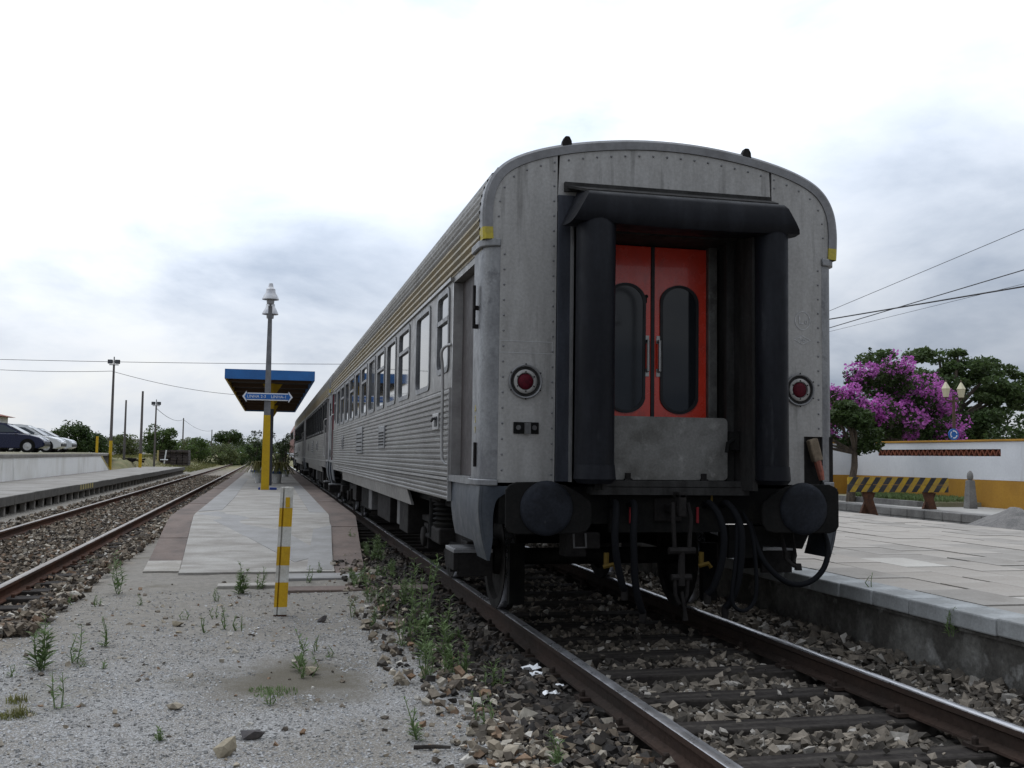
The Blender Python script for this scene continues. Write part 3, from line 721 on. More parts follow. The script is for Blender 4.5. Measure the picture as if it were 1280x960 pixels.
            mb = MB(); mb.prism([(sx*a, b) for a, b in cur] + [(sx*a, b) for a, b in inn[::-1]], 'y', Y(.005), Y(.03)); ap = mb.build('corner_apron', M['ss_blue'], C)
            mb = MB(); n = len(cur)
            mb.v += [(sx*a, Y(.0), b) for a, b in cur] + [(sx*a, Y(.375), b) for a, b in cur] + [(sx*(a-.02), Y(.375), b) for a, b in cur] + [(sx*(a-.02), Y(.0), b) for a, b in cur]
            for a in range(3):
                for i in range(n-1): mb.f.append((a*n+i, a*n+i+1, (a+1)*n+i+1, (a+1)*n+i))
            mb.build('apron_skin', M['ss_blue'], ap, True)
            # door recess
            mb = MB(); mb.box(sx*1.30, sx*1.335, Y(.39), Y(1.33), 1.19, 2.82); dr = mb.build('entrance_door', M['door_side'], C)
            mb = MB(); mb.box(sx*1.33, sx*1.395, Y(.389), Y(.401), 1.19, 2.83); mb.build('door_edge', M['red_edge'], dr)
            mb = MB(); mb.box(sx*1.28, sx*1.412, Y(.39), Y(1.345), 2.825, 2.90); mb.build('door_header', M['ss_side'], C)
            mb = MB(); mb.box(sx*1.30, sx*1.418, Y(1.30), Y(1.342), 1.19, 2.82); mb.build('door_jamb', M['ss_light'], C)
            mb = MB(); mb.box(sx*1.27, sx*1.43, Y(.39), Y(1.345), 1.135, 1.188); mb.build('door_sill', M['ss_corner'], C)
            cur2 = [(a-.03, b) for a, b in cur if b > .69]; n = len(cur2)
            mb = MB(); mb.v += [(sx*a, Y(.385), b) for a, b in cur2] + [(sx*a, Y(1.34), b) for a, b in cur2] + [(sx*(a-.02), Y(1.34), b) for a, b in cur2] + [(sx*(a-.02), Y(.385), b) for a, b in cur2]
            for a in range(3):
                for i in range(n-1): mb.f.append((a*n+i, a*n+i+1, (a+1)*n+i+1, (a+1)*n+i))
            mb.build('door_apron', M['ss_blue'], C, True)
            # handrail beside the door, hinge and latch on the pillar
            hr = [(X(.0),Y(1.40),2.30),(X(.05),Y(1.42),2.28),(X(.075),Y(1.44),2.22),(X(.06),Y(1.45),2.05),(X(.055),Y(1.45),1.40),(X(.04),Y(1.43),1.29),(X(0),Y(1.40),1.27)]
            mb = MB(); mb.stube(hr, .014, 8); mb.build('handrail', M['ss_light'], C, True)
            if detailed:
                mb = MB(); mb.tube([(X(.03),Y(.22),2.30),(X(.03),Y(.22),2.62)], .013, 6); mb.tube([(X(.035),Y(.19),2.44),(X(.035),Y(.19),2.62)], .010, 6); mb.box(X(.03),X(0),Y(.20),Y(.24),2.44,2.47); mb.box(X(.03),X(0),Y(.20),Y(.24),2.30,2.33); mb.build('hinge', M['dark2'], pil)
                mb = MB(); mb.box(X(.02),X(0),Y(.19),Y(.225),1.27,1.45); mb.build('latch', M['dark2'], pil, bevel=.004)
            # step
            mb = MB(); mb.box(sx*1.16, sx*1.475, Y(.75), Y(1.15), .585, .615)
            for q in range(4): mb.box(sx*1.18, sx*1.46, Y(.77+q*.09), Y(.81+q*.09), .615, .622)
            st = mb.build('step', M['ss_corner'], C, bevel=.006)
            mb = MB(); mb.box(sx*1.44, sx*1.475, Y(.753), Y(1.147), .45, .584); mb.box(sx*1.16, sx*1.44, Y(.76), Y(.79), .40, .584); mb.box(sx*1.16, sx*1.44, Y(1.11), Y(1.14), .40, .584); mb.build('step_box', M['dark2'], st)
    # --- ends
    for ey in (0,1):
        Y = (lambda y: y) if ey == 0 else (lambda y: CL-y)
        # hoop round the end
        o0 = offset(OUT, .009); i0 = offset(OUT, -.068)
        sec = [(i0,.012),(i0,-.010),(offset(OUT,-.010),-.014),(o0,.002),(o0,.115)]
        for nm, lo, hi, mt in (('yellow_band', 2.94, 3.03, M['yellow_hoop']), ('end_hoop', 3.03, 9, M['ss_hoop'])):
            sel = [i for i, p in enumerate(OUT) if lo-.02 <= p.y <= hi+.005]
            for sx in ((-1,1) if nm == 'yellow_band' else (0,)):
                mb = MB()
                rows = []
                for lst, y in sec:
                    if sx: rows.append([(sx*lst[i].x, Y(y), lst[i].y) for i in sel])
                    else: rows.append([(-lst[i].x, Y(y), lst[i].y) for i in sel] + [(lst[i].x, Y(y), lst[i].y) for i in sel[::-1]][1:])
                n = len(rows[0])
                for r in rows: mb.v += r
                for a in range(len(rows)-1):
                    for i in range(n-1): mb.f.append((a*n+i, a*n+i+1, (a+1)*n+i+1, (a+1)*n+i))
                mb.build(nm, mt, C, True)
        inn = [p for p in offset(OUT,-.07)]
        # side and top end panels
        for sx in (-1,1):
            edge = [(sx*p.x, p.y) for p in inn if p.y > 2.94 and abs(p.x) > .872]
            low = [(sx*.872,1.16),(sx*1.14,1.16),(sx*1.14,1.535),(sx*1.299,1.535)] if sx > 0 else [(sx*.872,1.16),(sx*1.299,1.16)]
            poly = low + [(sx*1.299,2.93),(sx*1.352,2.94)] + edge
            xe = edge[-1]; poly.append((sx*.872, xe[1]+.006))
            mb = MB(); mb.prism(poly, 'y', Y(.0), Y(.03)); mb.build('end_panel', M['ss_end'], C)
        top = [(-.871,3.18)] + [(.871,3.18)] + [(p.x,p.y) for p in inn if p.x <= .871] + [(-p.x,p.y) for p in inn[::-1] if p.x <= .871][1:]
        mb = MB(); mb.prism(top, 'y', Y(.003), Y(.03)); mb.build('end_panel', M['ss_end'], C)
        # gangway: frame plates, side walls, doors, rubber
        for sx in (-1,1):
            mb = MB(); mb.box(sx*.868, sx*.74, Y(-.018), Y(.02), 1.17, 3.30); gf = mb.build('gangway_frame', M['frame_paint'], C, bevel=.004)
            mb = MB(); mb.box(sx*.772, sx*.760, Y(-.075), Y(-.019), 1.17, 3.14); mb.build('frame_flange', M['ss_light'], gf)
            mb = MB(); mb.box(sx*.56, sx*.60, Y(-.30), Y(.36), 1.12, 3.08); mb.box(sx*.50, sx*.56, Y(.02), Y(.06), 1.12, 3.08); mb.build('gangway_wall', M['gang_in'], C)
            mb = MB(); mb.box(sx*.455, sx*.53, Y(.255), Y(.33), 1.12, 3.06); mb.build('door_post', M['plate'], C, bevel=.006)
            rk = 1.0 if sx < 0 else .86
            pr = [(.02,1.165),(.10,1.168),(.135,1.19),(.142,1.26),(.14,2.0),(.142,3.0),(.10,3.09),(.03,3.11)]
            mb = MB(); mb.lathe([(r*rk,z) for r,z in pr], (sx*.675+(.02 if sx > 0 else 0), Y(-.34), 0), 'z', 20); mb.box(sx*.60, sx*.74, Y(-.34), Y(-.02), 1.19, 3.08); mb.build('side_bellows', M['rubber'], C, True)
            # flared foot of the rubber
            mb = MB(); mb.lathe([(.142*rk,1.30),(.150*rk,1.20),(.12*rk,1.168)], (sx*.675+(.02 if sx > 0 else 0), Y(-.352), 0), 'z', 20); mb.build('bellows_foot', M['rubber'], C, True)
            # door leaf
            mb = MB(); mb.box(sx*.013, sx*.455, Y(.30), Y(.34), 1.19, 3.02); lf = mb.build('end_door', M['door_red'], C, bevel=.006)
            st = [(.0+.14*math.cos(a), .0+.14*math.sin(a)+(.35 if math.sin(a) >= 0 else -.35)) for a in [2*math.pi*k/32 for k in range(32)]]
            so = [(x*1.16, (abs(y)+.02)*(1 if y >= 0 else -1)) for x, y in st]; cz_ = 2.21; cx_ = sx*.222
            mb = MB(); ring(mb, so, st, lambda p,q: (cx_+p, Y(.302), cz_+q), lambda p,q: (cx_+p, Y(.286), cz_+q)); mb.build('window_seal', M['seal'], lf, True)
            mb = MB(); mb.prism([(cx_+p*1.02, cz_+q*1.01) for p,q in st], 'y', Y(.292), Y(.298)); mb.build('pane', M['glass_door'], lf)
            mb = MB(); hx = sx*.048; mb.tube([(hx,Y(.30),2.03),(hx,Y(.262),2.03),(hx,Y(.262),2.27),(hx,Y(.30),2.27)], .013, 8); mb.box(hx-.017,hx+.017,Y(.299),Y(.292),1.99,2.05); mb.box(hx-.017,hx+.017,Y(.299),Y(.292),2.25,2.31); mb.build('pull_handle', M['ss_light'], lf, True)
            if sx < 0:
                mb = MB(); mb.lathe([(.014,0),(.014,-.012)], (-.055, Y(.30), 2.62), 'y', 12); mb.box(-.061,-.049,Y(.294),Y(.299),2.57,2.62); mb.build('lock', M['dark2'], lf)
        mb = MB(); mb.box(-.014,.014,Y(.292),Y(.335),1.19,3.02); mb.build('door_seal', M['seal'], C)
        mb = MB(); mb.box(-.62,.62,Y(-.05),Y(.40),3.03,3.10); mb.build('gangway_ceiling', M['gang_in'], C)
        mb = MB(); mb.box(-.62,.62,Y(-.12),Y(.40),1.08,1.135); mb.build('gangway_floor', M['gang_in'], C)
        # rubber hood across the top: rolled profile, ends cut outward
        prof = [(-.05,3.315),(-.34,3.262),(-.43,3.235),(-.462,3.20),(-.470,3.10),(-.465,3.05),(-.44,3.022),(-.36,3.015),(-.20,3.03),(-.05,3.06)]
        mb = MB(); n = len(prof); xe = lambda y,z: .735+.14*max(0.0,min(1.0,(3.27-z)/.25))
        for q in range(9):
            t = -1+2*q/8
            for (y,z) in prof: mb.v.append((float(xe(y,z))*t, Y(y), z-.018*(1-t*t)*(1 if z < 3.2 else 0)))
        for q in range(8):
            for i in range(n): mb.f.append((q*n+i, q*n+(i+1)%n, (q+1)*n+(i+1)%n, (q+1)*n+i))
        mb.f += [tuple(range(n))[::-1], tuple(8*n+i for i in range(n))]
        mb.build('hood_rubber', M['rubber'], C, True)
        mb = MB(); mb.add([(-.80,Y(-.02),3.375),(.84,Y(-.02),3.375),(.76,Y(-.33),3.275),(-.74,Y(-.33),3.275)] + [(-.80,Y(-.02),3.355),(.84,Y(-.02),3.355),(.76,Y(-.33),3.255),(-.74,Y(-.33),3.255)], [(0,1,2,3),(4,7,6,5),(0,4,5,1),(3,2,6,7),(0,3,7,4),(1,5,6,2)])
        mb.box(-.82,.86,Y(-.025),Y(.004),3.33,3.40); mb.build('hood_plate', M['gang_in'], C)
        # raised fall plate
        mb = MB(); pp = rrect(.93, .47, .035); mb.prism([(x, 1.425+z) for x, z in pp], 'y', Y(-.07), Y(-.05)); fp = mb.build('fall_plate', M['plate'], C)
        mb = MB()
        for hx in (-.33,.27): mb.box(hx-.02,hx+.02,Y(-.085),Y(-.068),1.15,1.24); mb.tube([(hx-.03,Y(-.085),1.185),(hx+.03,Y(-.085),1.185)], .014, 8)
        mb.build('hinge', M['dark2'], fp)
        mb = MB(); mb.box(-.60,.60,Y(-.11),Y(-.03),1.137,1.185); mb.build('threshold_bar', M['gang_in'], C, bevel=.005)
        mb = MB(); mb.box(.47,.55,Y(-.10),Y(-.02),1.42,1.56); mb.tube([(.50,Y(-.10),1.50),(.44,Y(-.13),1.47),(.43,Y(-.13),1.40)], .016, 6); mb.build('plate_catch', M['dark'], C)
        # headstock and underframe end
        mb = MB(); mb.box(-1.28,1.28,Y(.02),Y(.34),.86,1.13); mb.box(-.45,.45,Y(-.02),Y(.02),.80,1.07); mb.build('headstock', M['dark'], C)
        # buffers: plates with full outer halves and tapered inner halves
        for sx in (-1,1):
            bx = sx*.975; zc = .985
            mb = MB(); mb.lathe([(.15,.02),(.15,-.06),(.105,-.07),(.105,-.235)], (bx, 0, zc), 'y', 20)
            if ey: mb.v = [(x, CL-y, z) for x, y, z in mb.v]
            bf = mb.build('buffer', M['dark'], C, True)
            pl = [(.315,.13),(.29,.165),(.24,.185),(0,.19),(-.12,.165),(-.24,.10),(-.305,.05),(-.315,.0),(-.312,-.11),(-.28,-.16),(-.22,-.175),(0,-.18),(.24,-.18),(.29,-.165),(.315,-.13)]
            mb = MB(); mb.prism([(bx+sx*a, zc+b) for a, b in pl], 'y', Y(-.222), Y(-.25)); mb.build('buffer_plate', M['bufplate'], bf, bevel=.008)
            mb = MB(); mb.lathe([(.195,-.245),(.19,-.262),(.16,-.275),(.08,-.283),(.01,-.285)], (bx+sx*.02, 0, zc+.003), 'y', 32)
            if ey: mb.v = [(x, CL-y, z) for x, y, z in mb.v]
            mb.build('buffer_face', M['buffer'], bf, 'all')
        if ey == 1 and not detailed: continue
        # draw gear
        mb = MB(); mb.box(-.11,.11,Y(-.05),Y(-.02),.88,1.06); mb.box(-.035,.035,Y(-.30),Y(-.05),.95,1.01); mb.box(-.03,.03,Y(-.33),Y(-.25),.93,1.10); mb.box(-.03,.03,Y(-.33),Y(-.20),1.06,1.11); dg = mb.build('draw_hook', M['dark2'], C, bevel=.012)
        mb = MB()
        for q in (-.055,.055): mb.tube([(q,Y(-.28),1.03),(q*1.25,Y(-.31),.93),(q,Y(-.31),.70)], .017, 8)
        mb.tube([(-.10,Y(-.31),.69),(.10,Y(-.31),.69)], .026, 8); mb.tube([(0,Y(-.31),.70),(0,Y(-.30),.52),(0,Y(-.30),.44)], [.024,.028,.03], 8); mb.tube([(-.075,Y(-.30),.50),(.075,Y(-.30),.50)], .024, 8)
        for q in (-.05,.05): mb.tube([(q,Y(-.30),.50),(q*.9,Y(-.30),.38),(q*.3,Y(-.30),.31)], .015, 8)
        mb.tube([(0,Y(-.31),.40),(.015,Y(-.33),.27),(.02,Y(-.33),.20)], [.012,.014,.022], 8); mb.build('screw_coupling', M['dark2'], dg, True)
        # hoses and cables
        def hang(a, b, sag, n=14, bow=0):
            a, b = Vector(a), Vector(b); o = []
            for k in range(n+1):
                t = k/n; p = a.lerp(b, t); p.z -= sag*4*t*(1-t); p.y -= bow*math.sin(math.pi*t); o.append((p.x, Y(p.y), p.z))
            return o
        for hx, hz in ((-.44,.62),(-.30,.46),(.30,.58),(.44,.48)):
            mb = MB(); s1 = 1 if hx > 0 else -1
            mb.stube([(hx,Y(-.02),1.00),(hx,Y(-.12),1.02),(hx+.03*s1,Y(-.22),.93),(hx+.05*s1,Y(-.26),.78),(hx+.03*s1,Y(-.25),hz),(hx-.02*s1,Y(-.22),hz-.17),(hx-.05*s1,Y(-.19),hz-.22)], .026, 10)
            ho = mb.build('brake_hose', M['hose'], C, True)
            mb = MB(); mb.lathe([(.024,-.03),(.028,0),(.026,.05)], (hx-.05*s1,Y(-.19),hz-.26), 'z', 10); mb.build('hose_coupling', M['dark2'], ho, True)
        for hx in (-.30,.23):
            mb = MB(); mb.box(hx-.010,hx+.010,Y(-.06),Y(-.045),.87,.99); mb.build('cock_handle', M['red_paint'], C, bevel=.003)
        mb = MB(); mb.box(.335,.352,Y(-.06),Y(-.045),.98,1.09); mb.build('cock_handle', M['yel_paint'], C, bevel=.003)
        for hx in (-.50,.24):
            mb = MB(); mb.tube([(hx-.03,Y(-.12),.56),(hx+.04,Y(-.14),.58),(hx+.06,Y(-.14),.55)], .017, 6); mb.tube([(hx,Y(-.10),.56),(hx,Y(-.10),.66)], .02, 6); mb.build('cock_handle', M['yel_paint'], C)
        if detailed and ey == 0:
            mb = MB(); mb.stube([(.50,-.05,.98),(.47,-.22,.9),(.44,-.26,.6),(.41,-.26,.36),(.44,-.26,.27),(.52,-.26,.25),(.60,-.25,.33),(.615,-.24,.52),(.61,-.18,.80),(.60,-.05,.95)], .015, 8); mb.build('jumper_cable', M['hose'], C, True)
            mb = MB(); mb.stube([(.63,-.10,.88),(.66,-.20,.66),(.74,-.24,.53),(.86,-.25,.445),(.98,-.25,.43),(1.10,-.24,.475),(1.19,-.22,.57),(1.235,-.18,.70),(1.24,-.08,.84),(1.23,0.03,.92)], .021, 10); mb.build('jumper_cable', M['hose'], C, True)
            mb = MB(); mb.tube([(.93,.0,.83),(.93,-.08,.66),(.935,-.1,.60),(.97,-.12,.56),(1.01,-.12,.545)], .017, 8); mb.tube([(1.03,.0,.83),(1.03,-.06,.62),(.99,-.1,.575)], .013, 8); mb.box(.915,.945,-.115,-.085,.60,.66); mb.lathe([(.03,-.02),(.022,.03)], (1.02,-.12,.54), 'z', 10); mb.build('air_pipe', M['dark2'], C, True)
            mb = MB(); mb.box(.52,.80,.02,.22,.60,.84); mb.add([(.80,.02,.84),(1.22,.02,.84),(1.13,.02,.665),(.80,.02,.69),(.80,.2,.84),(1.22,.2,.84),(1.13,.2,.665),(.80,.2,.69)], [(0,1,2,3),(4,7,6,5),(0,4,5,1),(3,2,6,7),(1,5,6,2)]); mb.build('cable_bracket', M['dark'], C)
            mb = MB(); mb.box(1.145,1.40,.02,.05,1.13,1.535); mb.box(1.14,1.16,0,.05,1.13,1.53); mb.build('corner_recess', M['dark2'], C)
            mb = MB(); mb.obox((1.205,-.045,1.43),(.038,0,.012),(0,.03,0),(-.024,0,.085)); a = mb.build('tail_flag_handle', M['wood_h'] , C, bevel=.012)
            mb = MB(); mb.tube([(1.226,-.045,1.35),(1.25,-.05,1.26),(1.262,-.05,1.20)], [.03,.028,.022], 8); mb.build('flag_sleeve', M['red_dull'], a, True)
            mb = MB(); mb.box(-.78,-.62,.0,.18,.62,.84); mb.box(-.64,-.52,-.02,.05,.68,.80); mb.build('valve_box', M['dark2'], C, bevel=.01)
            mb = MB(); mb.tube([(-.75,-.1,.80),(-.75,-.12,.70),(-.66,-.12,.70),(-.66,-.1,.80)], .008, 6); mb.build('hose_hook', M['boxgrey'], C, True)
            # markings
            mb = MB(); ci = [(math.cos(2*math.pi*k/40), math.sin(2*math.pi*k/40)) for k in range(40)]
            ring(mb, [(x*.066,z*.074) for x,z in ci], [(x*.060,z*.068) for x,z in ci], lambda p,q: (1.132+p,-.001,2.442+q), lambda p,q: (1.132+p,-.003,2.442+q)); mb.build('stencil', M['white_paint'], C)
            mb = MB(); dm = [(.072,0),(0,.036),(-.072,0),(0,-.036)]
            ring(mb, dm, [(x*.88,z*.82) for x,z in dm], lambda p,q: (1.131+p,-.001,2.29+q), lambda p,q: (1.131+p,-.003,2.29+q)); mb.build('stencil', M['white_paint'], C)
            text_mesh('L', .095, 'stencil', M['white_paint'], C, Matrix.Translation((1.118,-.002,2.445)) @ FACE_Y)
            text_mesh('0', .05, 'stencil', M['white_paint'], C, Matrix.Translation((1.163,-.002,2.43)) @ FACE_Y)
            text_mesh('56', .05, 'stencil', M['white_paint'], C, Matrix.Translation((1.131,-.002,2.29)) @ FACE_Y)
            mb = MB(); ring(mb, [(-.21,-.045),(.19,-.045),(.19,.045),(-.21,.045)], [(-.206,-.041),(.186,-.041),(.186,.041),(-.206,.041)], lambda p,q: (-1.085+p,-.0005,2.15+q), lambda p,q: (-1.085+p,-.002,2.15+q)); mb.build('stencil', M['faint'], C)
            side_m = Matrix(((0,0,-1,0),(-1,0,0,0),(0,1,0,0),(0,0,0,1)))
            for ch, z in (('A',1.70),('5',1.62),('V',1.54)):
                text_mesh(ch, .075, 'stencil', M['yel_faded'], C, Matrix.Translation((-1.419,.25,z)) @ side_m)
            # marker lamps
            for sx in (-1,1):
                c = (sx*1.10, 0, 1.897)
                mb = MB(); mb.lathe([(.126,.0),(.126,-.016),(.120,-.022),(.112,-.018),(.110,-.003)], c, 'y', 40, False); lm = mb.build('marker_lamp', M['ss_hoop'], C, True)
                mb = MB(); mb.lathe([(.114,-.003),(.084,-.003)], c, 'y', 40, False); mb.build('lamp_well', M['gang_in'], lm)
                mb = MB(); mb.lathe([(.088,-.002),(.088,-.014),(.080,-.02),(.066,-.02),(.060,-.008)], c, 'y', 40, False); mb.build('lamp_bezel', M['ss_end'], lm, True)
                mb = MB(); mb.lathe([(.061,-.004),(.055,-.014),(.03,-.022),(.005,-.024)], c, 'y', 32); mb.build('lens', M['lens'], lm, 'all')
                mb = MB()
                for k in range(6):
                    a = 2*math.pi*(k+.5)/6; mb.lathe([(.006,0),(.006,-.004)], (c[0]+.071*math.cos(a), -.020, c[2]+.071*math.sin(a)), 'y', 6)
                    mb.lathe([(.006,0),(.006,-.004)], (c[0]+.128*math.cos(a), -.020, c[2]+.128*math.sin(a)), 'y', 6)
                mb.build('screws', M['dark2'], lm)
            # lamp bracket under the left lamp
            mb = MB(); mb.box(-1.185,-.995,-.012,0,1.515,1.60); br = mb.build('lamp_bracket', M['bufplate'], C, bevel=.004)
            mb = MB(); mb.box(-1.105,-1.065,-.05,-.012,1.515,1.595); mb.lathe([(.018,-.012),(.018,-.022)], (-1.15,0,1.56), 'y', 10); mb.lathe([(.018,-.012),(.018,-.022)], (-1.03,0,1.56), 'y', 10); mb.build('bracket_socket', M['boxgrey'], br)
            # roof lamp irons
            for hx, hz in ((-.80,3.70),(.66,3.725)):
                mb = MB(); mb.prism([(hx-.04,hz-.03),(hx+.04,hz-.03),(hx+.036,hz+.02),(hx+.018,hz+.055),(hx-.014,hz+.055),(hx-.032,hz+.02)], 'y', -.01, .05); mb.build('lamp_iron', M['dark2'], C, bevel=.008)
            # rivets
            mb = MB()
            def riv(x, z): mb.lathe([(.009,0.001),(.008,-.004),(.003,-.007)], (x, 0, z), 'y', 6)
            for sx in (-1,1):
                z = 1.22
                while z < 3.5:
                    riv(sx*.895, z); z += .113
                z = 1.25 if sx < 0 else 1.6
                while z < 2.9:
                    riv(sx*1.268, z); z += .113
            rp = resample(offset(OUT,-.115), .11)
            for p in rp:
                if p.y > 3.0: riv(p.x, p.y); riv(-p.x, p.y)
            rv = mb.build('rivets', M['rivet'], C, True); rv['kind'] = 'stuff'
    # --- bogies
    for by in ((2.95, CL-2.95) if detailed else (2.95, CL-2.95)):
        for ax in (-1.15, 1.15):
            mb = MB(); mb.tube([(-.80,by+ax,.455),(.80,by+ax,.455)], .075, 12); mb.build('axle', M['wheel'], C, True)
            for sx in (-1,1):
                mb = MB(); mb.lathe([(.10,-.085),(.15,-.075),(.16,-.02),(.36,-.01),(.38,-.055),(.452,-.058)][::1] + [(.455,.03),(.475,.042),(.475,.065),(.37,.07),(.36,.03),(.15,.02),(.10,.05)], (0,0,0), 'x', 32)
                mb.v = [((-sx)*x + sx*.868, y+by+ax, z+.455) for x, y, z in mb.v]; wh = mb.build('wheel', M['wheel'], C, True)
                mb = MB(); mb.lathe([(.4535,-.05),(.4565,.028)], (0,0,0), 'x', 32, False); mb.v = [((-sx)*x + sx*.868, y+by+ax, z+.455) for x, y, z in mb.v]; mb.build('tread', M['tread'], wh, True)
                mb = MB(); mb.box(sx*.98, sx*1.20, by+ax-.15, by+ax+.15, .33, .60); mb.lathe([(.11,0),(.11,.04),(.05,.055)], (0,0,0), 'x', 14); k = len(mb.v)-14*3
                mb.v[k:] = [(sx*(x+1.20), y+by+ax, z+.455) for x, y, z in mb.v[k:]]; mb.build('axle_box', M['dark2'], C, bevel=.012)
        for sx in (-1,1):
            mb = MB(); mb.prism([(by-1.75,.66),(by-1.75,.60),(by-1.3,.60),(by-.75,.44),(by+.75,.44),(by+1.3,.60),(by+1.75,.60),(by+1.75,.66),(by+1.0,.70),(by-1.0,.70)], 'x', sx*1.02, sx*1.16); mb.build('bogie_frame', M['dark2'], C, bevel=.01)
            prof = [(.20,.66)]; 
            for q in range(5): prof += [(.215,.69+q*.045),(.17,.712+q*.045)]
            prof += [(.21,.92)]
            mb = MB(); mb.lathe(prof, (sx*1.13, by-.25, 0), 'z', 20); mb.build('air_spring', M['dark'], C, True)
            mb = MB(); mb.box(sx*.9, sx*1.34, by-.62, by+.12, .92, .963); mb.box(sx*1.0, sx*1.32, by-.50, by+0, .50, .655); mb.build('bolster', M['dark2'], C, bevel=.02)
            mb = MB(); mb.tube([(sx*1.22,by+.5,.92),(sx*1.22,by+.5,.50)], .045, 10); mb.tube([(sx*1.2,by+ax*0-1.0,.52),(sx*1.2,by+1.0,.48)], .03, 8); mb.build('damper', M['dark'], C, True)
            mb = MB(); mb.box(sx*.80, sx*.93, by-1.80, by-1.72, .12, .62); mb.build('guard_iron', M['dark'], C)
        mb = MB(); mb.box(-1.0,1.0,by-.35,by+.35,.50,.78); mb.build('bogie_bolster', M['dark'], C)
    # --- underfloor equipment
    mb = MB(); mb.box(-1.25,1.25,.35,CL-.35,.87,.99); mb.build('underframe', M['dark'], C)
    for (a, b, x0, x1, z0, mt) in ((4.9,5.7,-1.30,-.7,.42,'dark2'),(5.75,6.3,-1.26,-.7,.45,'boxgrey'),(7.2,8.9,-1.25,-.4,.40,'dark2'),(9.6,10.1,-1.28,-.6,.45,'boxgrey'),(10.6,12.4,-1.2,-.4,.38,'dark'),(12.8,13.6,-1.27,-.7,.45,'dark2'),(5.2,8.0,.5,1.25,.42,'dark2'),(9.0,12.8,.4,1.25,.40,'dark')):
        mb = MB(); mb.box(x0,x1,a,b,z0,.868); mb.build('equipment_box', M[mt], C, bevel=.012)
    return C
M['wood_h'] = mat('weathered_wood', (.21,.165,.115), .85, 0, (.13,.10,.07), 8, (.4,.6), .2, 40, .2, 30)
M['red_dull'] = mat('faded_red_sleeve', (.27,.085,.055), .7, 0, (.19,.07,.05), 8, (.4,.6), .2, 40)
M['rivet'] = mat('dull_rivet', (.16,.16,.165), .5, .4, grain=.1)
M['faint'] = mat('ghost_stencil', (.40,.40,.40), .6, .1, grain=.1)
M['boxgrey'] = mat('grey_equipment_paint', (.10,.10,.10), .7, 0, (.065,.06,.058), 4, (.4,.6), .2, 40)
coach(0, 'nearest stainless carriage of the train, its end with red gangway doors facing the viewer', 'carriages of the train', True, False)
coach(20.05, 'middle stainless carriage with a dark window band, coupled ahead of the nearest one', 'carriages of the train', False, True)
coach(40.10, 'farthest stainless carriage, coupled right behind the orange locomotive', 'carriages of the train', False, True)

# locomotive far ahead
M['loco_orange'] = mat('orange_loco_paint', (.17,.04,.022), .5, 0, (.12,.035,.022), 3, (.4,.6), .08, 30)
LC = thing('locomotive', 'orange locomotive at the far head of the train', 'locomotive', (0, 60.2, 0))
mb = MB(); mb.prism([(-1.42,1.0),(1.42,1.0),(1.42,2.9),(1.15,3.45),(.5,3.65),(-.5,3.65),(-1.15,3.45),(-1.42,2.9)], 'y', .3, 16); bd = mb.build('body', M['loco_orange'], LC, bevel=.04)
mb = MB(); mb.box(-1.435,1.435,.31,15.99,1.05,1.35); mb.build('waist_stripe', M['white_paint'], LC)
for sx in (-1,1):
    for y in (1.0, 14.0):
        mb = MB(); mb.box(sx*1.43, sx*1.415, y, y+.8, 2.2, 2.85); mb.build('cab_window', M['glass_dark'], bd)
    for k in range(5):
        mb = MB(); mb.box(sx*1.435, sx*1.415, 3.2+k*2.1, 4.8+k*2.1, 2.3, 2.8); mb.build('grille', M['dark2'], bd)
mb = MB(); mb.box(-1.3,1.3,.2,16.1,.80,.998); mb.build('underframe', M['dark'], LC)
mb = MB(); mb.box(-1.2,1.2,6.2,10,.35,.798); mb.build('fuel_tank', M['dark2'], LC)
for by in (3.2, 13.1):
    mb = MB(); mb.box(-1.15,1.15,by-1.8,by+1.8,.45,.78); mb.build('bogie_frame', M['dark2'], LC)
    for ax in (-1.1,1.1):
        for sx in (-1,1):
            mb = MB(); mb.lathe([(.1,-.07),(.45,-.06),(.45,.05),(.1,.06)], (sx*.868, by+ax, .452), 'x', 24); mb.build('wheel', M['wheel'], LC, True)

# ================================================================== foliage tools
def leaves(name, P, size, mt, parent, loc=(0,0,0), aspect=.55, up=0.0, droop=0):
    """folded diamond leaves, one quad pair each, at points P (local)"""
    n = len(P); s = np.broadcast_to(np.asarray(size, float), (n,))
    d = rng.normal(size=(n,3)); d[:,2] = d[:,2]*.6 + up - droop; d /= np.linalg.norm(d,axis=1,keepdims=True)
    q = rng.normal(size=(n,3)); q -= d*(q*d).sum(1,keepdims=True); q /= np.linalg.norm(q,axis=1,keepdims=True)
    nn = np.cross(d,q)
    a = P - d*s[:,None]*.5; b = P + d*s[:,None]*.5
    l = P + q*(s*aspect*.5)[:,None] + nn*(s*.10)[:,None]; r = P - q*(s*aspect*.5)[:,None] + nn*(s*.10)[:,None]
    v = np.stack([a,l,b,r],1).reshape(-1,3)
    k = np.arange(n)*4
    f = np.stack([np.stack([k,k+1,k+2],-1), np.stack([k,k+2,k+3],-1)],1).reshape(-1,3)
    return npmesh(name, v, f, mt, parent, loc)
def clumps(centers, radii, per, squash=.8, shell=.5):
    out = []
    for c, r in zip(centers, radii):
        k = max(4, int(per*(r if np.isscalar(r) else 1)))
        d = rng.normal(size=(k,3)); d /= np.linalg.norm(d,axis=1,keepdims=True)
        rad = r*rng.uniform(shell**3,1,(k,1))**(1/3)*rng.uniform(.8,1.15,(k,1))
        p = d*rad; p[:,2] *= squash; out.append(p+np.asarray(c))
    return np.concatenate(out)
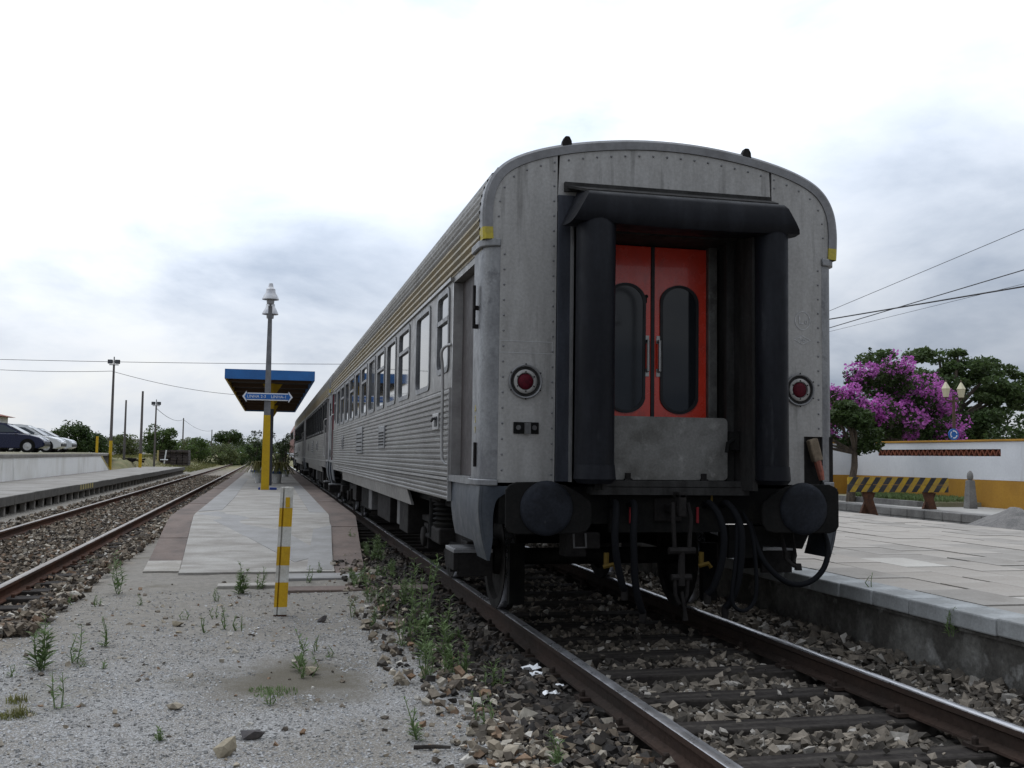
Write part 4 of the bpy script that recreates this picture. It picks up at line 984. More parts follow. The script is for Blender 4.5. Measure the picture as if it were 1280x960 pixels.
def crown_centers(c, rx, ry, rz, n, seed=0, zmin=-1):
    g = np.random.default_rng(seed); o = []
    while len(o) < n:
        p = g.normal(size=3); p /= np.linalg.norm(p); p *= g.uniform(.35,1)**.5
        if p[2] < zmin: continue
        o.append((c[0]+p[0]*rx, c[1]+p[1]*ry, c[2]+p[2]*rz))
    return o
M['bark'] = mat('grey_brown_bark', (.11,.085,.065), .9, 0, (.06,.05,.04), 5, (.4,.6), .25, 30, .4, 20, (2,2,.4))
M['leaf_dark'] = leafmat('dark_evergreen_leaf', (.035,.062,.018), (.055,.085,.022))
M['leaf_mid'] = leafmat('mid_green_leaf', (.055,.095,.022), (.085,.125,.032))
M['leaf_tree'] = leafmat('spreading_tree_leaf', (.05,.085,.026), (.085,.12,.04))
M['leaf_olive'] = leafmat('olive_scrub_leaf', (.075,.10,.035), (.12,.135,.05))
M['leaf_far'] = leafmat('far_scrub_leaf', (.06,.085,.04), (.085,.10,.055))
M['leaf_weed'] = leafmat('fresh_weed_leaf', (.115,.175,.065), (.16,.215,.09), .3)
M['leaf_dry'] = leafmat('dry_grass_blade', (.19,.17,.06), (.12,.14,.045), .3)
M['magenta'] = leafmat('magenta_bract', (.40,.075,.37), (.54,.18,.51), .45, .45)
def tree(name, label, loc, trunk_h, tr, crown, ncl, clr, per, lsize, lm, seed, group=None, cat='tree', limbs=6, extra=None, squash=.8, zmin=-.7, lean=(0,0)):
    cx_, cy_, cz_, rx, ry, rz = crown
    T = thing(name, label, cat, loc, group)
    cc = crown_centers((cx_,cy_,cz_), rx, ry, rz, ncl, seed, zmin)
    if extra: cc += extra
    g = np.random.default_rng(seed+1); rad = [clr*g.uniform(.45,1.35) for _ in cc]
    mb = MB(); top = (lean[0], lean[1], trunk_h)
    mb.tube([(0,0,-.1),(lean[0]*.3,lean[1]*.3,trunk_h*.35),(lean[0]*.7+.03,lean[1]*.7,trunk_h*.7),top], [tr*1.25,tr,tr*.85,tr*.7], 8)
    for i in range(min(limbs, len(cc))):
        e = cc[(i*max(1,len(cc)//limbs)) % len(cc)]
        mid = ((top[0]+e[0])/2+g.normal()*.05*rx, (top[1]+e[1])/2+g.normal()*.05*ry, top[2]+(e[2]-top[2])*.55)
        mb.tube([top, mid, e], [tr*.6, tr*.38, tr*.12], 6)
    mb.build('trunk', M['bark'], T, True)
    P = clumps(cc, rad, per/np.mean(rad), squash)
    leaves('crown', P, lsize*rng.uniform(.6,1.3,len(P)), lm, T)
    return T, cc, rad

# ================================================================== canopy on the island platform
M['blue_fascia'] = mat('blue_fascia_paint', (.030,.145,.40), .5, 0, (.028,.12,.33), 2, (.4,.6), .06, 30)
M['soffit'] = mat('dark_corrugated_soffit', (.075,.062,.05), .8, 0, (.05,.042,.036), 1.5, (.4,.6), .12, 20)
M['soffit_rib'] = mat('brown_purlin', (.11,.07,.045), .8, 0, grain=.15)
M['yellow'] = mat('station_yellow_paint', (.56,.36,.012), .55, 0, (.50,.31,.015), 4, (.4,.65), .08, 30, 0, None, (1,1,1), (.36,.26,.06), 14, (.66,.74))
M['conc_post'] = mat('grey_concrete_post', (.19,.19,.20), .85, 0, (.14,.14,.145), 3, (.4,.6), .1, 30, .1, 30)
M['post_shadowed'] = mat('shadowed_post_tone', (.06,.062,.075), .7, 0, grain=.1)  # shadow on the canopy posts put into a dark slate colour
CN = thing('platform_canopy', 'blue edged platform canopy on yellow posts, standing on the island platform', 'canopy', (-2.97, 28, .2))
def WL(o): return lambda x, y, z: (x-o.location.x, y-o.location.y, z-o.location.z)
def wbox(mb, T, x0,x1,y0,y1,z0,z1):
    l = T.location; return mb.box(x0-l.x,x1-l.x,y0-l.y,y1-l.y,z0-l.z,z1-l.z)
X0, X1, Y0, Y1, ZB, ZT = -4.44, -1.51, 28, 56, 3.78, 4.10
mb = MB(); wbox(mb, CN, X0, X1, Y0, Y0+.06, ZB, ZT); mb.build('fascia', M['blue_fascia'], CN)
mb = MB(); wbox(mb, CN, X0, X1, Y1-.06, Y1, ZB, ZT); mb.build('fascia', M['blue_fascia'], CN)
for a in (X0, X1-.06):
    mb = MB(); wbox(mb, CN, a, a+.06, Y0+.062, Y1-.062, ZB, ZT); mb.build('fascia', M['yellow'] if a == X0 else M['blue_fascia'], CN)
mb = MB(); wbox(mb, CN, X0+.062, X1-.062, Y0+.062, Y1-.062, ZB+.16, ZB+.24); mb.build('roof_deck', M['soffit'], CN)
for k in range(9):
    y = Y0+1.6+k*3.1; mb = MB(); wbox(mb, CN, X0+.065, X1-.065, y, y+.12, ZB+.02, ZB+.158); mb.build('purlin', M['soffit_rib'], CN)
for y in (30.2, 38.8, 47.4, 54.5):
    mb = MB(); wbox(mb, CN, -2.96, -2.82, y, y+.14, .2, ZB+.018); pc = mb.build('post', M['post_shadowed'], CN, bevel=.01)
    mb = MB(); wbox(mb, CN, -2.963, -2.817, y-.003, y+.143, 2.9, ZB+.016); mb.build('painted_top', M['yellow'], pc)
    for sx in (-1,1):
        l = CN.location; xx = -2.89-l.x; mb = MB(); mb.prism([(xx+sx*.075, 3.35-.2),(xx+sx*.075, ZB-.2),(xx+sx*.34, ZB-.2)], 'y', y+.03-l.y, y+.11-l.y); mb.build('bracket', M['yellow'], pc)

# ================================================================== lamp post with direction sign
LPX, LPY = -3.03, 25.9
M['lamp_metal'] = mat('dull_aluminium_shade', (.52,.52,.53), .4, .6, (.40,.40,.42), 5, (.4,.6), .08, 30)
LT = thing('platform_lamp_post', 'tall grey lamp post, yellow below, in front of the blue canopy', 'lamp post', (LPX, LPY, .2))
mb = MB(); mb.prism([(-.14,-.07),(.14,-.07),(.14,.07),(-.14,.07)], 'z', 0, .02); 
mb = MB(); mb.add([(-.125,-.09,0),(.125,-.09,0),(.125,.09,0),(-.125,.09,0),(-.105,-.08,2.32),(.105,-.08,2.32),(.105,.08,2.32),(-.105,.08,2.32)], [(0,1,5,4),(1,2,6,5),(2,3,7,6),(3,0,4,7),(3,2,1,0)]); mb.build('painted_base', M['yellow'], LT)
mb = MB(); mb.add([(-.102,-.078,2.32),(.102,-.078,2.32),(.102,.078,2.32),(-.102,.078,2.32),(-.06,-.05,5.75),(.06,-.05,5.75),(.06,.05,5.75),(-.06,.05,5.75)], [(0,1,5,4),(1,2,6,5),(2,3,7,6),(3,0,4,7),(4,5,6,7)]); sh = mb.build('shaft', M['conc_post'], LT)
mb = MB(); mb.box(.30,.0,0,0,0,0); 
for dy, dz, rr in ((-.28, 5.95, .235), (.75, 5.62, .235)):
    mb = MB(); mb.tube([(0,0,5.70),(0,dy*.4,5.98+.3*(dy<0)),(0,dy,dz+.42),(0,dy,dz+.30)], .035, 8); arm = mb.build('lamp_arm', M['conc_post'], LT, True)
    mb = MB(); mb.lathe([(.06,.48),(.075,.40),(.09,.34),(.14,.30),(.15,.20),(.20,.12),(rr+.02,.0),(rr+.025,-.03),(rr-.01,-.03),(.13,.05),(.02,.06)], (0,dy,dz), 'z', 20); mb.build('lamp_shade', M['lamp_metal'], arm, True)
    mb = MB(); mb.lathe([(.10,.04),(.12,-.08),(.11,-.16),(.03,-.18)], (0,dy,dz), 'z', 16); mb.build('lamp_glass', mat('milky_lamp_glass', (.30,.30,.31), .3, 0, grain=.05), arm, True)
mb = MB(); mb.box(.14,.36,-.10,.06,0,.07); mb.box(-.20,-.14,-.09,.05,0,.07)
mb.build('blue_foot', mat('blue_foot_paint', (.02,.05,.25), .5), LT, bevel=.01)
M['sign_blue'] = mat('sign_blue', (.02,.13,.42), .4, 0, (.02,.11,.36), 3, (.4,.6), .04, 30)
M['sign_white'] = mat('sign_white', (.75,.76,.78), .45, 0, (.66,.67,.70), 4, (.4,.6), .04, 30)
SG = thing('direction_sign', 'blue double-ended arrow sign with white lettering on the lamp post', 'sign', (LPX, LPY-.12, 3.09))
def arrow(w_, h_, hd): return [(-w_,0),(-w_+hd,h_*1.55),(-w_+hd,h_),(w_-hd,h_),(w_-hd,h_*1.55),(w_,0),(w_-hd,-h_*1.55),(w_-hd,-h_),(-w_+hd,-h_),(-w_+hd,-h_*1.55)]
mb = MB(); mb.prism(arrow(.765,.115,.13), 'y', 0, .02); mb.build('border', M['sign_white'], SG)
mb = MB(); mb.prism(arrow(.705,.082,.085), 'y', -.006, -.001); mb.build('panel', M['sign_blue'], SG)
text_mesh('LINHA 2-3', .128, 'lettering', M['sign_white'], SG, Matrix.Translation((-.335,-.009,0)) @ FACE_Y, .0015)
text_mesh('LINHA-1', .128, 'lettering', M['sign_white'], SG, Matrix.Translation((.34,-.009,0)) @ FACE_Y, .0015)
mb = MB(); mb.box(-.13,.13,.02,.05,-.03,.03); mb.build('clamp', M['conc_post'], SG)

# potted plants behind the lamp
M['pot_white'] = mat('white_pot_paint', (.55,.55,.54), .7, 0, (.42,.42,.41), 6, (.4,.6), .1, 30)
M['pot_blue'] = mat('blue_pot_rim', (.025,.06,.22), .5)
def pot(x, y, label, h=.55, r=.26, kind=0):
    T = thing('potted_plant', label, 'potted plant', (x, y, .2))
    mb = MB(); mb.lathe([(r*.75,0),(r*.95,h*.8),(r*.9,h*.8)], (0,0,0), 'z', 16); pt_ = mb.build('pot', M['pot_white'], T, True)
    mb = MB(); mb.lathe([(r*1.02,h*.8),(r*1.08,h),(r*.85,h),(r*.8,h*.92)], (0,0,0), 'z', 16); mb.build('rim', M['pot_blue'], pt_, True)
    if kind == 0:      # arching grassy plant
        mb = MB(); g = random.Random(int(x*100)+int(y))
        V = []; 
        for k in range(150):
            a = g.uniform(0,6.28); L_ = g.uniform(.5,.95); w_ = .03; pts = []
            for t in (0,.35,.7,1):
                rr = L_*(.2*t+.75*t*t); zz_ = h*.95 + L_*(1.25*t-1.35*t*t*t); pts.append((rr*math.cos(a), rr*math.sin(a), zz_, w_*(1-.8*t)))
            k0 = len(mb.v)
            for (px, py, pz, ww) in pts: mb.v += [(px-math.sin(a)*ww, py+math.cos(a)*ww, pz), (px+math.sin(a)*ww, py-math.cos(a)*ww, pz)]
            for q in range(3): mb.f.append((k0+2*q,k0+2*q+1,k0+2*q+3,k0+2*q+2))
        mb.build('foliage', M['leaf_dry'], T)
    else:
        mb = MB(); cc = []; g = np.random.default_rng(abs(int(x*50)+int(y*3)))
        for k in range(16):
            a = g.uniform(0,6.28); e = (g.uniform(.2,.75)*math.cos(a), g.uniform(.2,.75)*math.sin(a), h+g.uniform(.4,1.75)); cc.append(e)
            mb.tube([(0,0,h*.8),(e[0]*.35,e[1]*.35,h+(e[2]-h)*.5),e],[.018,.012,.005],5)
            cc.append((e[0]*.6,e[1]*.6,h+(e[2]-h)*.7))
        mb.build('stem', M['bark'], T)
        P = clumps(cc, [.15]*len(cc), 26/.15 if kind == 1 else 60/.15, 1, .2); leaves('foliage', P, .085, M['leaf_dark'], T)
    return T
pot(-3.28, 33.5, 'arching grass plant in a blue rimmed pot left behind the lamp post', .48, .19, 0)
pot(-2.62, 33.0, 'drooping grass plant in a blue rimmed pot on the carriage side of the lamp post', .45, .19, 0)
pot(-3.55, 42.5, 'bushy leafy potted shrub left of the canopy posts', .32, .2, 2)
pot(-2.15, 44.5, 'sparse tall potted shrub between canopy posts and train', .32, .2, 1)
pot(-2.45, 50.0, 'tall thin potted shrub farther along under the canopy', .32, .2, 1)


# ================================================================== striped marker post
SM = thing('striped_post', 'yellow and white striped rail post standing in the gravel before the ramp', 'post', (-2.775, 2.36, -.13))
M['post_white'] = mat('chipped_white_paint', (.58,.57,.53), .7, 0, (.47,.45,.40), 12, (.42,.62), .1, 60, .1, 40, (1,1,1), (.20,.13,.08), 22, (.68,.76))
M['post_yellow'] = mat('chipped_yellow_paint', (.55,.33,.012), .65, 0, (.48,.28,.015), 10, (.42,.62), .08, 60, .1, 40, (1,1,1), (.25,.15,.06), 20, (.70,.78))
M['rust'] = mat('rusted_iron', (.10,.045,.025), .9, 0, (.06,.03,.02), 10, (.4,.6), .2, 50, .3, 40)
prof = [(-.052,-.05),(-.030,-.05),(-.026,-.022),(-.020,-.022),(-.018,-.05),(.052,-.05),(.052,-.028),(.015,-.015),(.015,.03),(.05,.045),(.05,.062),(-.05,.062),(-.05,.045),(-.015,.03),(-.015,-.012),(-.052,-.028)]
zs = [0,.05,.145,.415,.60,.80,1.01,1.215]
cols = ['rust','post_white','post_yellow','post_white','post_yellow','post_white','post_yellow','post_white']
zs = [0.0,.05,.135,.37,.565,.775,1.0,1.24]; lean = .028
names_ = ['rust','post_white','post_yellow','post_white','post_yellow','post_white','post_yellow']
seq = [(0,.035,'rust'),(.035,.115,'post_white'),(.115,.375,'post_yellow'),(.375,.555,'post_white'),(.555,.755,'post_yellow'),(.755,.965,'post_white'),(.965,1.165,'post_yellow'),(1.165,1.385,'post_white')]
for a, b, mn in seq:
    a *= .845; b *= .845
    mb = MB(); n = len(prof)
    for z in (a, b): mb.v += [(x*1.12+lean*z, y*1.1, z) for x, y in prof]
    mb.f = [(i,(i+1)%n,n+(i+1)%n,n+i) for i in range(n)] + [tuple(range(n))[::-1], tuple(range(n,2*n))]
    mb.build('painted_band', M[mn], SM)
mb = MB(); mb.box(-.008+.03,.03+.03,-.062,-.0552,.99,1.08); mb.build('paint_mark', M['post_yellow'], SM)

# ================================================================== loose things in the foreground
def rock(x, y, r, mt, label, squash=.8, seed=0, name='loose_stone', cat='stone'):
    g = np.random.default_rng(seed); v = ICO_V*(1+g.uniform(-.22,.22,(12,1)))
    for _ in range(7):
        pn = g.normal(size=3); pn /= np.linalg.norm(pn); v = v-np.maximum(0,(v@pn)-g.uniform(.3,.55))[:,None]*pn
    v = v*np.array([1.0,.8,squash])*r*1.35
    z = float(hgt(x,y)); v[:,2] += -v[:,2].min() - r*.12
    a = g.uniform(0,6.28); Rz = np.array([[math.cos(a),-math.sin(a),0],[math.sin(a),math.cos(a),0],[0,0,1]]); v = v@Rz.T
    o = npmesh(name, v, ICO_F, mt, None, (x,y,z)); return tag(o, label, cat)
M['stone_buff'] = mat('buff_stone', (.30,.26,.19), .9, 0, (.23,.195,.14), 6, (.4,.6), .15, 40, .3, 40)
M['stone_dark'] = mat('dark_slaty_stone', (.05,.045,.047), .8, 0, (.075,.065,.06), 6, (.4,.6), .15, 40, .3, 40)
M['paper'] = mat('white_litter', (.78,.79,.80), .8, 0, grain=.03)
rock(-3.06,-2.02,.062,M['stone_buff'],'buff pointed stone lying alone in the gravel',1.0,3)
rock(-2.93,-1.72,.062,M['stone_dark'],'dark flat stone just behind the buff stone in the gravel',.5,5)
rock(-3.39,-1.05,.05,M['ballast_pale'],'whitish flat stone in the middle of the foreground gravel',.5,8)
rock(-3.62,1.9,.06,M['stone_buff'],'rounded grey-brown stone left of the striped post',.55,9)
rock(-2.42,1.95,.06,M['stone_dark'],'small reddish dark stone right of the striped post base',.6,11)
rock(-2.60,-.15,.075,M['stone_buff'],'flat earthy stone on the dark soil patch below the striped post',.4,12)
def scrap(x, y, s, label, seed):
    g = random.Random(seed); mb = MB(); n = 5
    z = float(hgt(x,y))+.11
    for i in range(n):
        for j in range(n): mb.v.append((x+(i/(n-1)-.5)*s*1.3+g.uniform(-.1,.1)*s, y+(j/(n-1)-.5)*s+g.uniform(-.1,.1)*s, z+g.uniform(0,.45)*s*.8))
    for i in range(n-1):
        for j in range(n-1): mb.f.append((i*n+j,(i+1)*n+j,(i+1)*n+j+1,i*n+j+1))
    o = mb.build('paper_scrap', M['paper'], None); md = o.modifiers.new('thick','SOLIDIFY'); md.thickness = .003
    return tag(o, label, 'litter')
scrap(-1.08,-.22,.095,'largest crumpled white paper scrap on the dark ballast by the left rail',1)
scrap(-1.10,-.42,.06,'tiny white paper scrap just below the largest scrap',2)
scrap(-1.14,-.95,.07,'white paper scrap nearest the viewer on the dark ballast',3)
scrap(-1.02,-.72,.045,'small white paper scrap between the two bigger scraps',4)
st_ = MB(); st_.tube([(-2.16,-2.08,-.108),(-2.06,-2.11,-.102),(-1.98,-2.12,-.106)], [.010,.011,.008], 7)
tag(st_.build('wood_stick', M['sleeper']), 'short dark stick lying on the gravel near the pale ballast', 'stick')

# ------------------------------------------------------------------ weeds
def weed_mesh(h, seed, stems=3, spread=.06, leafn=26, ll=.06, lean=.12):
    g = np.random.default_rng(seed); mb = MB(); lv, lf = [], []
    for s in range(stems):
        a = g.uniform(0,6.28); r = spread*g.uniform(.1,1); hh = h*g.uniform(.6,1); dx, dy = g.normal(size=2)*lean*hh
        base = np.array([r*math.cos(a), r*math.sin(a), -.02]); top = base+np.array([dx,dy,hh+.02]); mid = (base+top)/2+np.array([g.normal()*.02,g.normal()*.02,0])
        mb.tube([base,mid,top],[.0045,.0035,.0015],4)
        for k in range(leafn):
            t = g.uniform(.06,1.0); p = base*(1-t)**2+2*mid*t*(1-t)+top*t*t
            a = g.uniform(0,6.28); l = ll*(1.15-.6*t)*g.uniform(.6,1.2); d = np.array([math.cos(a),math.sin(a),g.uniform(.2,1.1)]); d /= np.linalg.norm(d)
            q = np.array([-math.sin(a),math.cos(a),0])*l*.12; e = p+d*l; e[2] -= l*.12; m_ = p+d*l*.5
            k0 = len(lv); lv += [p, m_+q, e, m_-q]; lf += [(k0,k0+1,k0+2),(k0,k0+2,k0+3)]
    return mb, np.array(lv), np.array(lf)
def weed(x, y, h, label, seed, z=None, stems=3, spread=.06, leafn=26, ll=.06, group=None, name='weed', cat='weed', mt='leaf_weed'):
    z = float(hgt(x,y)) if z is None else z
    T = thing(name, label, cat, (x,y,z), group)
    mb, lv, lf = weed_mesh(h, seed, stems, spread, leafn, ll); mb.build('stem', M[mt], T); npmesh('leaves', lv, lf, M[mt], T); return T
def tuft(x, y, r, h, label, seed, n=160, mt='leaf_weed', z=None, group=None, ry=None):
    g = np.random.default_rng(seed); z = float(hgt(x,y)) if z is None else z; v, f = [], []; ry = ry or r
    for k in range(n):
        a = g.uniform(0,6.28); q = r*g.uniform(0,1)**.6; px, py = q*math.cos(a), q*math.sin(a)*ry/r; b = g.uniform(0,6.28); hh = h*(1.15-q/r*.7)*g.uniform(.25,1.1)*(.6+.4*math.sin(a*3+seed)); ln = hh*g.uniform(.2,1.3)
        w_ = .004; k0 = len(v); c, s = math.cos(b), math.sin(b)
        v += [(px-s*w_,py+c*w_,-.01),(px+s*w_,py-c*w_,-.01),(px+c*ln*.4+s*w_*.7,py+s*ln*.4-c*w_*.7,hh*.65),(px+c*ln*.4-s*w_*.7,py+s*ln*.4+c*w_*.7,hh*.65),(px+c*ln,py+s*ln,hh*.95)]
        f += [(k0,k0+1,k0+2),(k0,k0+2,k0+3),(k0+3,k0+2,k0+4)]
    o = npmesh('grass_tuft', np.array(v), np.array(f), M[mt], None, (x,y,z)); return tag(o, label, 'grass', group)
weed(-4.37, 0.22, 0.38, 'tallest leafy weed at the left edge of the gravel', 100, None, 4, 0.05, 40, 0.108)
weed(-4.18, 0.41, 0.29, 'thin weed right of the tallest left edge weed', 101, None, 2, 0.05, 22, 0.080)
weed(-4.08, 1.06, 0.24, 'small upright weed third from the left edge', 102, None, 2, 0.04, 20, 0.067)
weed(-4.39, 4.10, 0.48, 'slender tall weed beside the sleeper ends of the left track', 103, None, 3, 0.05, 30, 0.110)
weed(-4.05, -0.86, 0.28, 'sparse thin weed in front of the left edge weeds', 104, None, 2, 0.08, 16, 0.077)
weed(-3.15, 3.94, 0.33, 'bushy dark weed at the left end of the crossing slab', 105, None, 5, 0.05, 40, 0.094)
weed(-2.97, 4.38, 0.26, 'smaller weed just right of the bushy crossing weed', 106, None, 3, 0.05, 24, 0.073)
weed(-2.41, 4.82, 0.20, 'little weed on the crossing slab right of the striped post', 107, None, 3, 0.05, 16, 0.056)
weed(-3.38, 3.38, 0.16, 'tiny weed left of the bushy crossing weed', 108, None, 3, 0.04, 16, 0.044)
weed(-3.21, 1.73, 0.21, 'short upright weed on bare earth left of the striped post', 109, None, 2, 0.02, 22, 0.060)
weed(-3.11, 1.64, 0.15, 'low weed beside the short upright one on bare earth', 110, None, 3, 0.04, 14, 0.041)
weed(-2.68, -0.05, 0.34, 'tall thin weed on the dark soil patch below the striped post', 111, None, 2, 0.04, 22, 0.094)
weed(-2.63, -0.27, 0.18, 'low green weed at the foot of the tall thin one', 112, None, 3, 0.05, 22, 0.050)
weed(-2.14, 2.19, 0.25, 'small weed right of the striped post near the planks', 113, None, 2, 0.03, 20, 0.069)
weed(-2.00, 1.60, 0.23, 'small weed nearer the track from the planks', 114, None, 3, 0.04, 22, 0.065)
weed(-2.53, 0.59, 0.12, 'tiny sprig right below the striped post', 115, None, 2, 0.02, 12, 0.040)
weed(-2.44, 0.36, 0.09, 'tiny sprig farther right below the striped post', 116, None, 2, 0.02, 12, 0.040)
weed(-1.70, 0.97, 0.67, 'tall green weed clump at the ballast edge beside the train', 117, None, 6, 0.13, 36, 0.110)
weed(-1.71, 0.07, 0.48, 'dense green weed in front of the tall clump by the train', 118, None, 5, 0.12, 36, 0.110)
weed(-1.62, -0.43, 0.25, 'bright green weed on the ballast below the train step', 119, None, 4, 0.05, 30, 0.069)
weed(-2.12, -1.92, 0.24, 'lone upright weed at the gravel edge near the viewer', 120, None, 2, 0.02, 30, 0.067)
weed(-1.71, -1.70, 0.20, 'fine weed among the pale ballast stones', 121, None, 3, 0.05, 22, 0.056)
weed(-1.54, -2.44, 0.24, 'weed at the bottom edge beside the dark ballast', 122, None, 3, 0.05, 26, 0.067)
weed(-3.41, -1.69, 0.08, 'small round weed alone in the middle left gravel', 123, None, 4, 0.04, 16, 0.040)
weed(-2.87, -1.03, 0.10, 'pale low weed on the gravel left of the dark stone', 124, None, 3, 0.04, 14, 0.040)
weed(-3.39, 1.60, 0.17, 'faint weed on the gravel left of the short upright weed', 125, None, 2, 0.03, 14, 0.048)
weed(-1.50, 7.28, 0.49, 'dark weed at the right corner of the platform ramp', 126, None, 5, 0.15, 36, 0.110)
weed(-2.29, 5.70, 0.18, 'tiny weed in the joint at the platform ramp front', 127, None, 3, 0.05, 14, 0.051)
tuft(-4.22, -1.04, 0.1, 0.1, 'grass tuft among stones at the left edge of the gravel', 22, 200, 'leaf_dry')
tuft(-4.31, -0.65, 0.07, 0.08, 'small grass tuft above the left edge tuft', 20, 90, 'leaf_dry')
tuft(-5.25, 7.82, 0.38, 0.14, 'wide green grass tuft beside the near rail of the left track', 112, 420, 'leaf_weed')
tuft(-2.85, -0.70, 0.16, 0.06, 'low green growth on the dark soil patch', 340, 220, 'leaf_weed')
tuft(1.40, 2.85, 0.16, 0.16, 'grass tuft behind the right rail under the cable loop', 908, 160, 'leaf_weed')
tuft(1.48, -1.02, 0.1, 0.1, 'grass blades among ballast by the station platform wall', 1178, 70, 'leaf_weed')
weed(1.72, 0.01, .12, 'little sprig growing from a kerb stone joint', 301, .365, 2, .02, 10, .04)
weed(1.61, -1.12, .17, 'green sprig growing out of the platform wall under the kerb', 302, 0.20, 3, .02, 16, .06)
_g = random.Random(5)
ORD = ['nearest','second nearest','third nearest','fourth nearest','fifth nearest','sixth nearest','seventh nearest','eighth nearest','ninth nearest','tenth nearest','eleventh nearest','twelfth nearest','thirteenth nearest','fourteenth nearest','fifteenth nearest','farthest']
def weed_row(n, x0, x1, y0, y1, h0, h1, what, seed, stems, spread, leafn, ll, group):
    spots = sorted([(_g.uniform(y0,y1), _g.uniform(x0,x1)) for _ in range(n)])
    for k, (y_, x_) in enumerate(spots):
        weed(x_, y_, _g.uniform(h0,h1), (ORD[k] if k < n-1 else 'farthest')+' '+what, seed+k, None, stems, spread, leafn, ll, group)
weed_row(16, -2.0, -1.35, -.6, 5.5, .14, .42, 'small green weed in the ragged ballast edge strip left of the train', 400, 4, .07, 26, .075, 'weeds of the ballast edge strip')
weed_row(7, -1.62, -1.15, 6.5, 10.5, .2, .45, 'dark weed between the platform corner and the carriage track', 430, 5, .12, 30, .09, 'weeds at the platform corner')
weed_row(12, -5.1, -3.2, -1.6, 3.6, .05, .16, 'tiny thin sprig on the left part of the gravel', 450, 2, .03, 12, .045, 'sprigs on the gravel')
# ================================================================== the left background
GZf = lambda x, y: float(hgt(x, y))
# poles
M['pole_wood'] = mat('dark_timber_pole', (.13,.115,.11), .85, 0, (.09,.082,.08), 2, (.4,.6), .15, 20, .1, 20, (2,2,.2))
def pole(name, label, x, y, ztop, r, yellow=0, flood=False, cat='pole', group=None):
    zb = GZf(x,y); T = thing(name, label, cat, (x,y,zb), group); h = ztop-zb
    if yellow: 
        mb = MB(); mb.tube([(0,0,-.1),(0,0,yellow)], [r*1.1,r*1.06], 10); mb.build('painted_base', M['yellow'], T, True)
    mb = MB(); mb.tube([(0,0,yellow if yellow else -.1),(0,0,h)], [r*1.03,r*.7], 10); mb.build('shaft', M['pole_wood'], T, True)
    if flood:
        mb = MB(); mb.box(-.26,.26,-.03,.03,h+.0,h+.05); mb.tube([(0,0,h-.3),(0,0,h+.5)], .035, 6); cb = mb.build('cross_arm', M['conc_post'], T)
        for sx in (-1,1):
            mb = MB(); mb.box(sx*.20-.14, sx*.20+.14, -.16, .02, h+.08, h+.32); fl_ = mb.build('floodlight', M['dark'], T, bevel=.03)
            mb = MB(); mb.box(sx*.20-.11, sx*.20+.11, -.175, -.162, h+.11, h+.29); mb.build('floodlight_glass', M['glass'], fl_)
    return T
pole('floodlight_pole', 'tall double floodlight pole with yellow base beside the dock end', -11.99, 57, 6.35, .085, 1.75, True, 'lamp post')
pole('timber_pole', 'shorter bare dark timber pole between the two taller poles', -12.4, 66, 4.73, .08)
pole('timber_pole', 'bare dark timber pole with yellow painted base', -10.9, 62, 5.14, .09, 1.3)
pole('floodlight_pole', 'smaller distant double floodlight pole by the leafy tree', -11.4, 75, 4.75, .08, 0, True, 'lamp post')
pole('utility_pole', 'distant utility pole left of the umbrella pine', -15.3, 150, 6.2, .12)
pole('utility_pole', 'farther leaning utility pole beside the umbrella pine', -13.4, 190, 5.4, .12)
mb = MB(); mb.tube([(-13.2,60,1.17),(-13.2,60,2.2)], .075, 10); tag(mb.build('bollard_post', M['yellow']), 'thin yellow post standing on the dock edge beside the hedge', 'post')

# wires
M['wire'] = mat('black_wire', (.02,.02,.022), .6)
def wire(label, a, b, sag, r, group='overhead wires'):
    a, b = Vector(a), Vector(b); pts = []
    for k in range(25):
        t = k/24; p = a.lerp(b,t); p.z -= sag*4*t*(1-t); pts.append(p)
    mb = MB(); mb.tube(pts, r, 5); return tag(mb.build('overhead_wire', M['wire'], None, True), label, 'wire', group)
wire('thin wire crossing the sky above the canopy from the left edge', (-24,62,6.85), (9,62,7.55), .15, .016)
wire('drooping wire from the left edge to the tall floodlight pole', (-30,62,7.3), (-12.1,57,6.0), .5, .014)
wire('drooping wire from the tall floodlight pole towards the canopy', (-12.1,57,6.0), (-1,70,5.6), .55, .014)
wire('faint wire slung between the far utility poles', (-11.4,75,4.6), (-15.3,150,6.0), .5, .02)
wire('faint wire running on past the umbrella pine', (-15.3,150,6.0), (-13.4,190,5.2), .6, .02)
for lb, ya_, za_, yb_, zb2, r in (('thin upper wire on the right of the train',24.81,6.628,15.5,7.448,.009),('thick wire on the right, crossed by a second one',24.82,6.293,15.55,5.95,.022),('second wire on the right, rising steeply over the thick one',24.82,6.015,15.54,6.383,.015),('faint lowest wire on the right of the train',24.83,5.876,15.55,6.02,.006)):
    sl_ = (zb2-za_)/(yb_-ya_); wire(lb, (16,44,za_+sl_*(44-ya_)), (16,-4,za_+sl_*(-4-ya_)), .03, r)
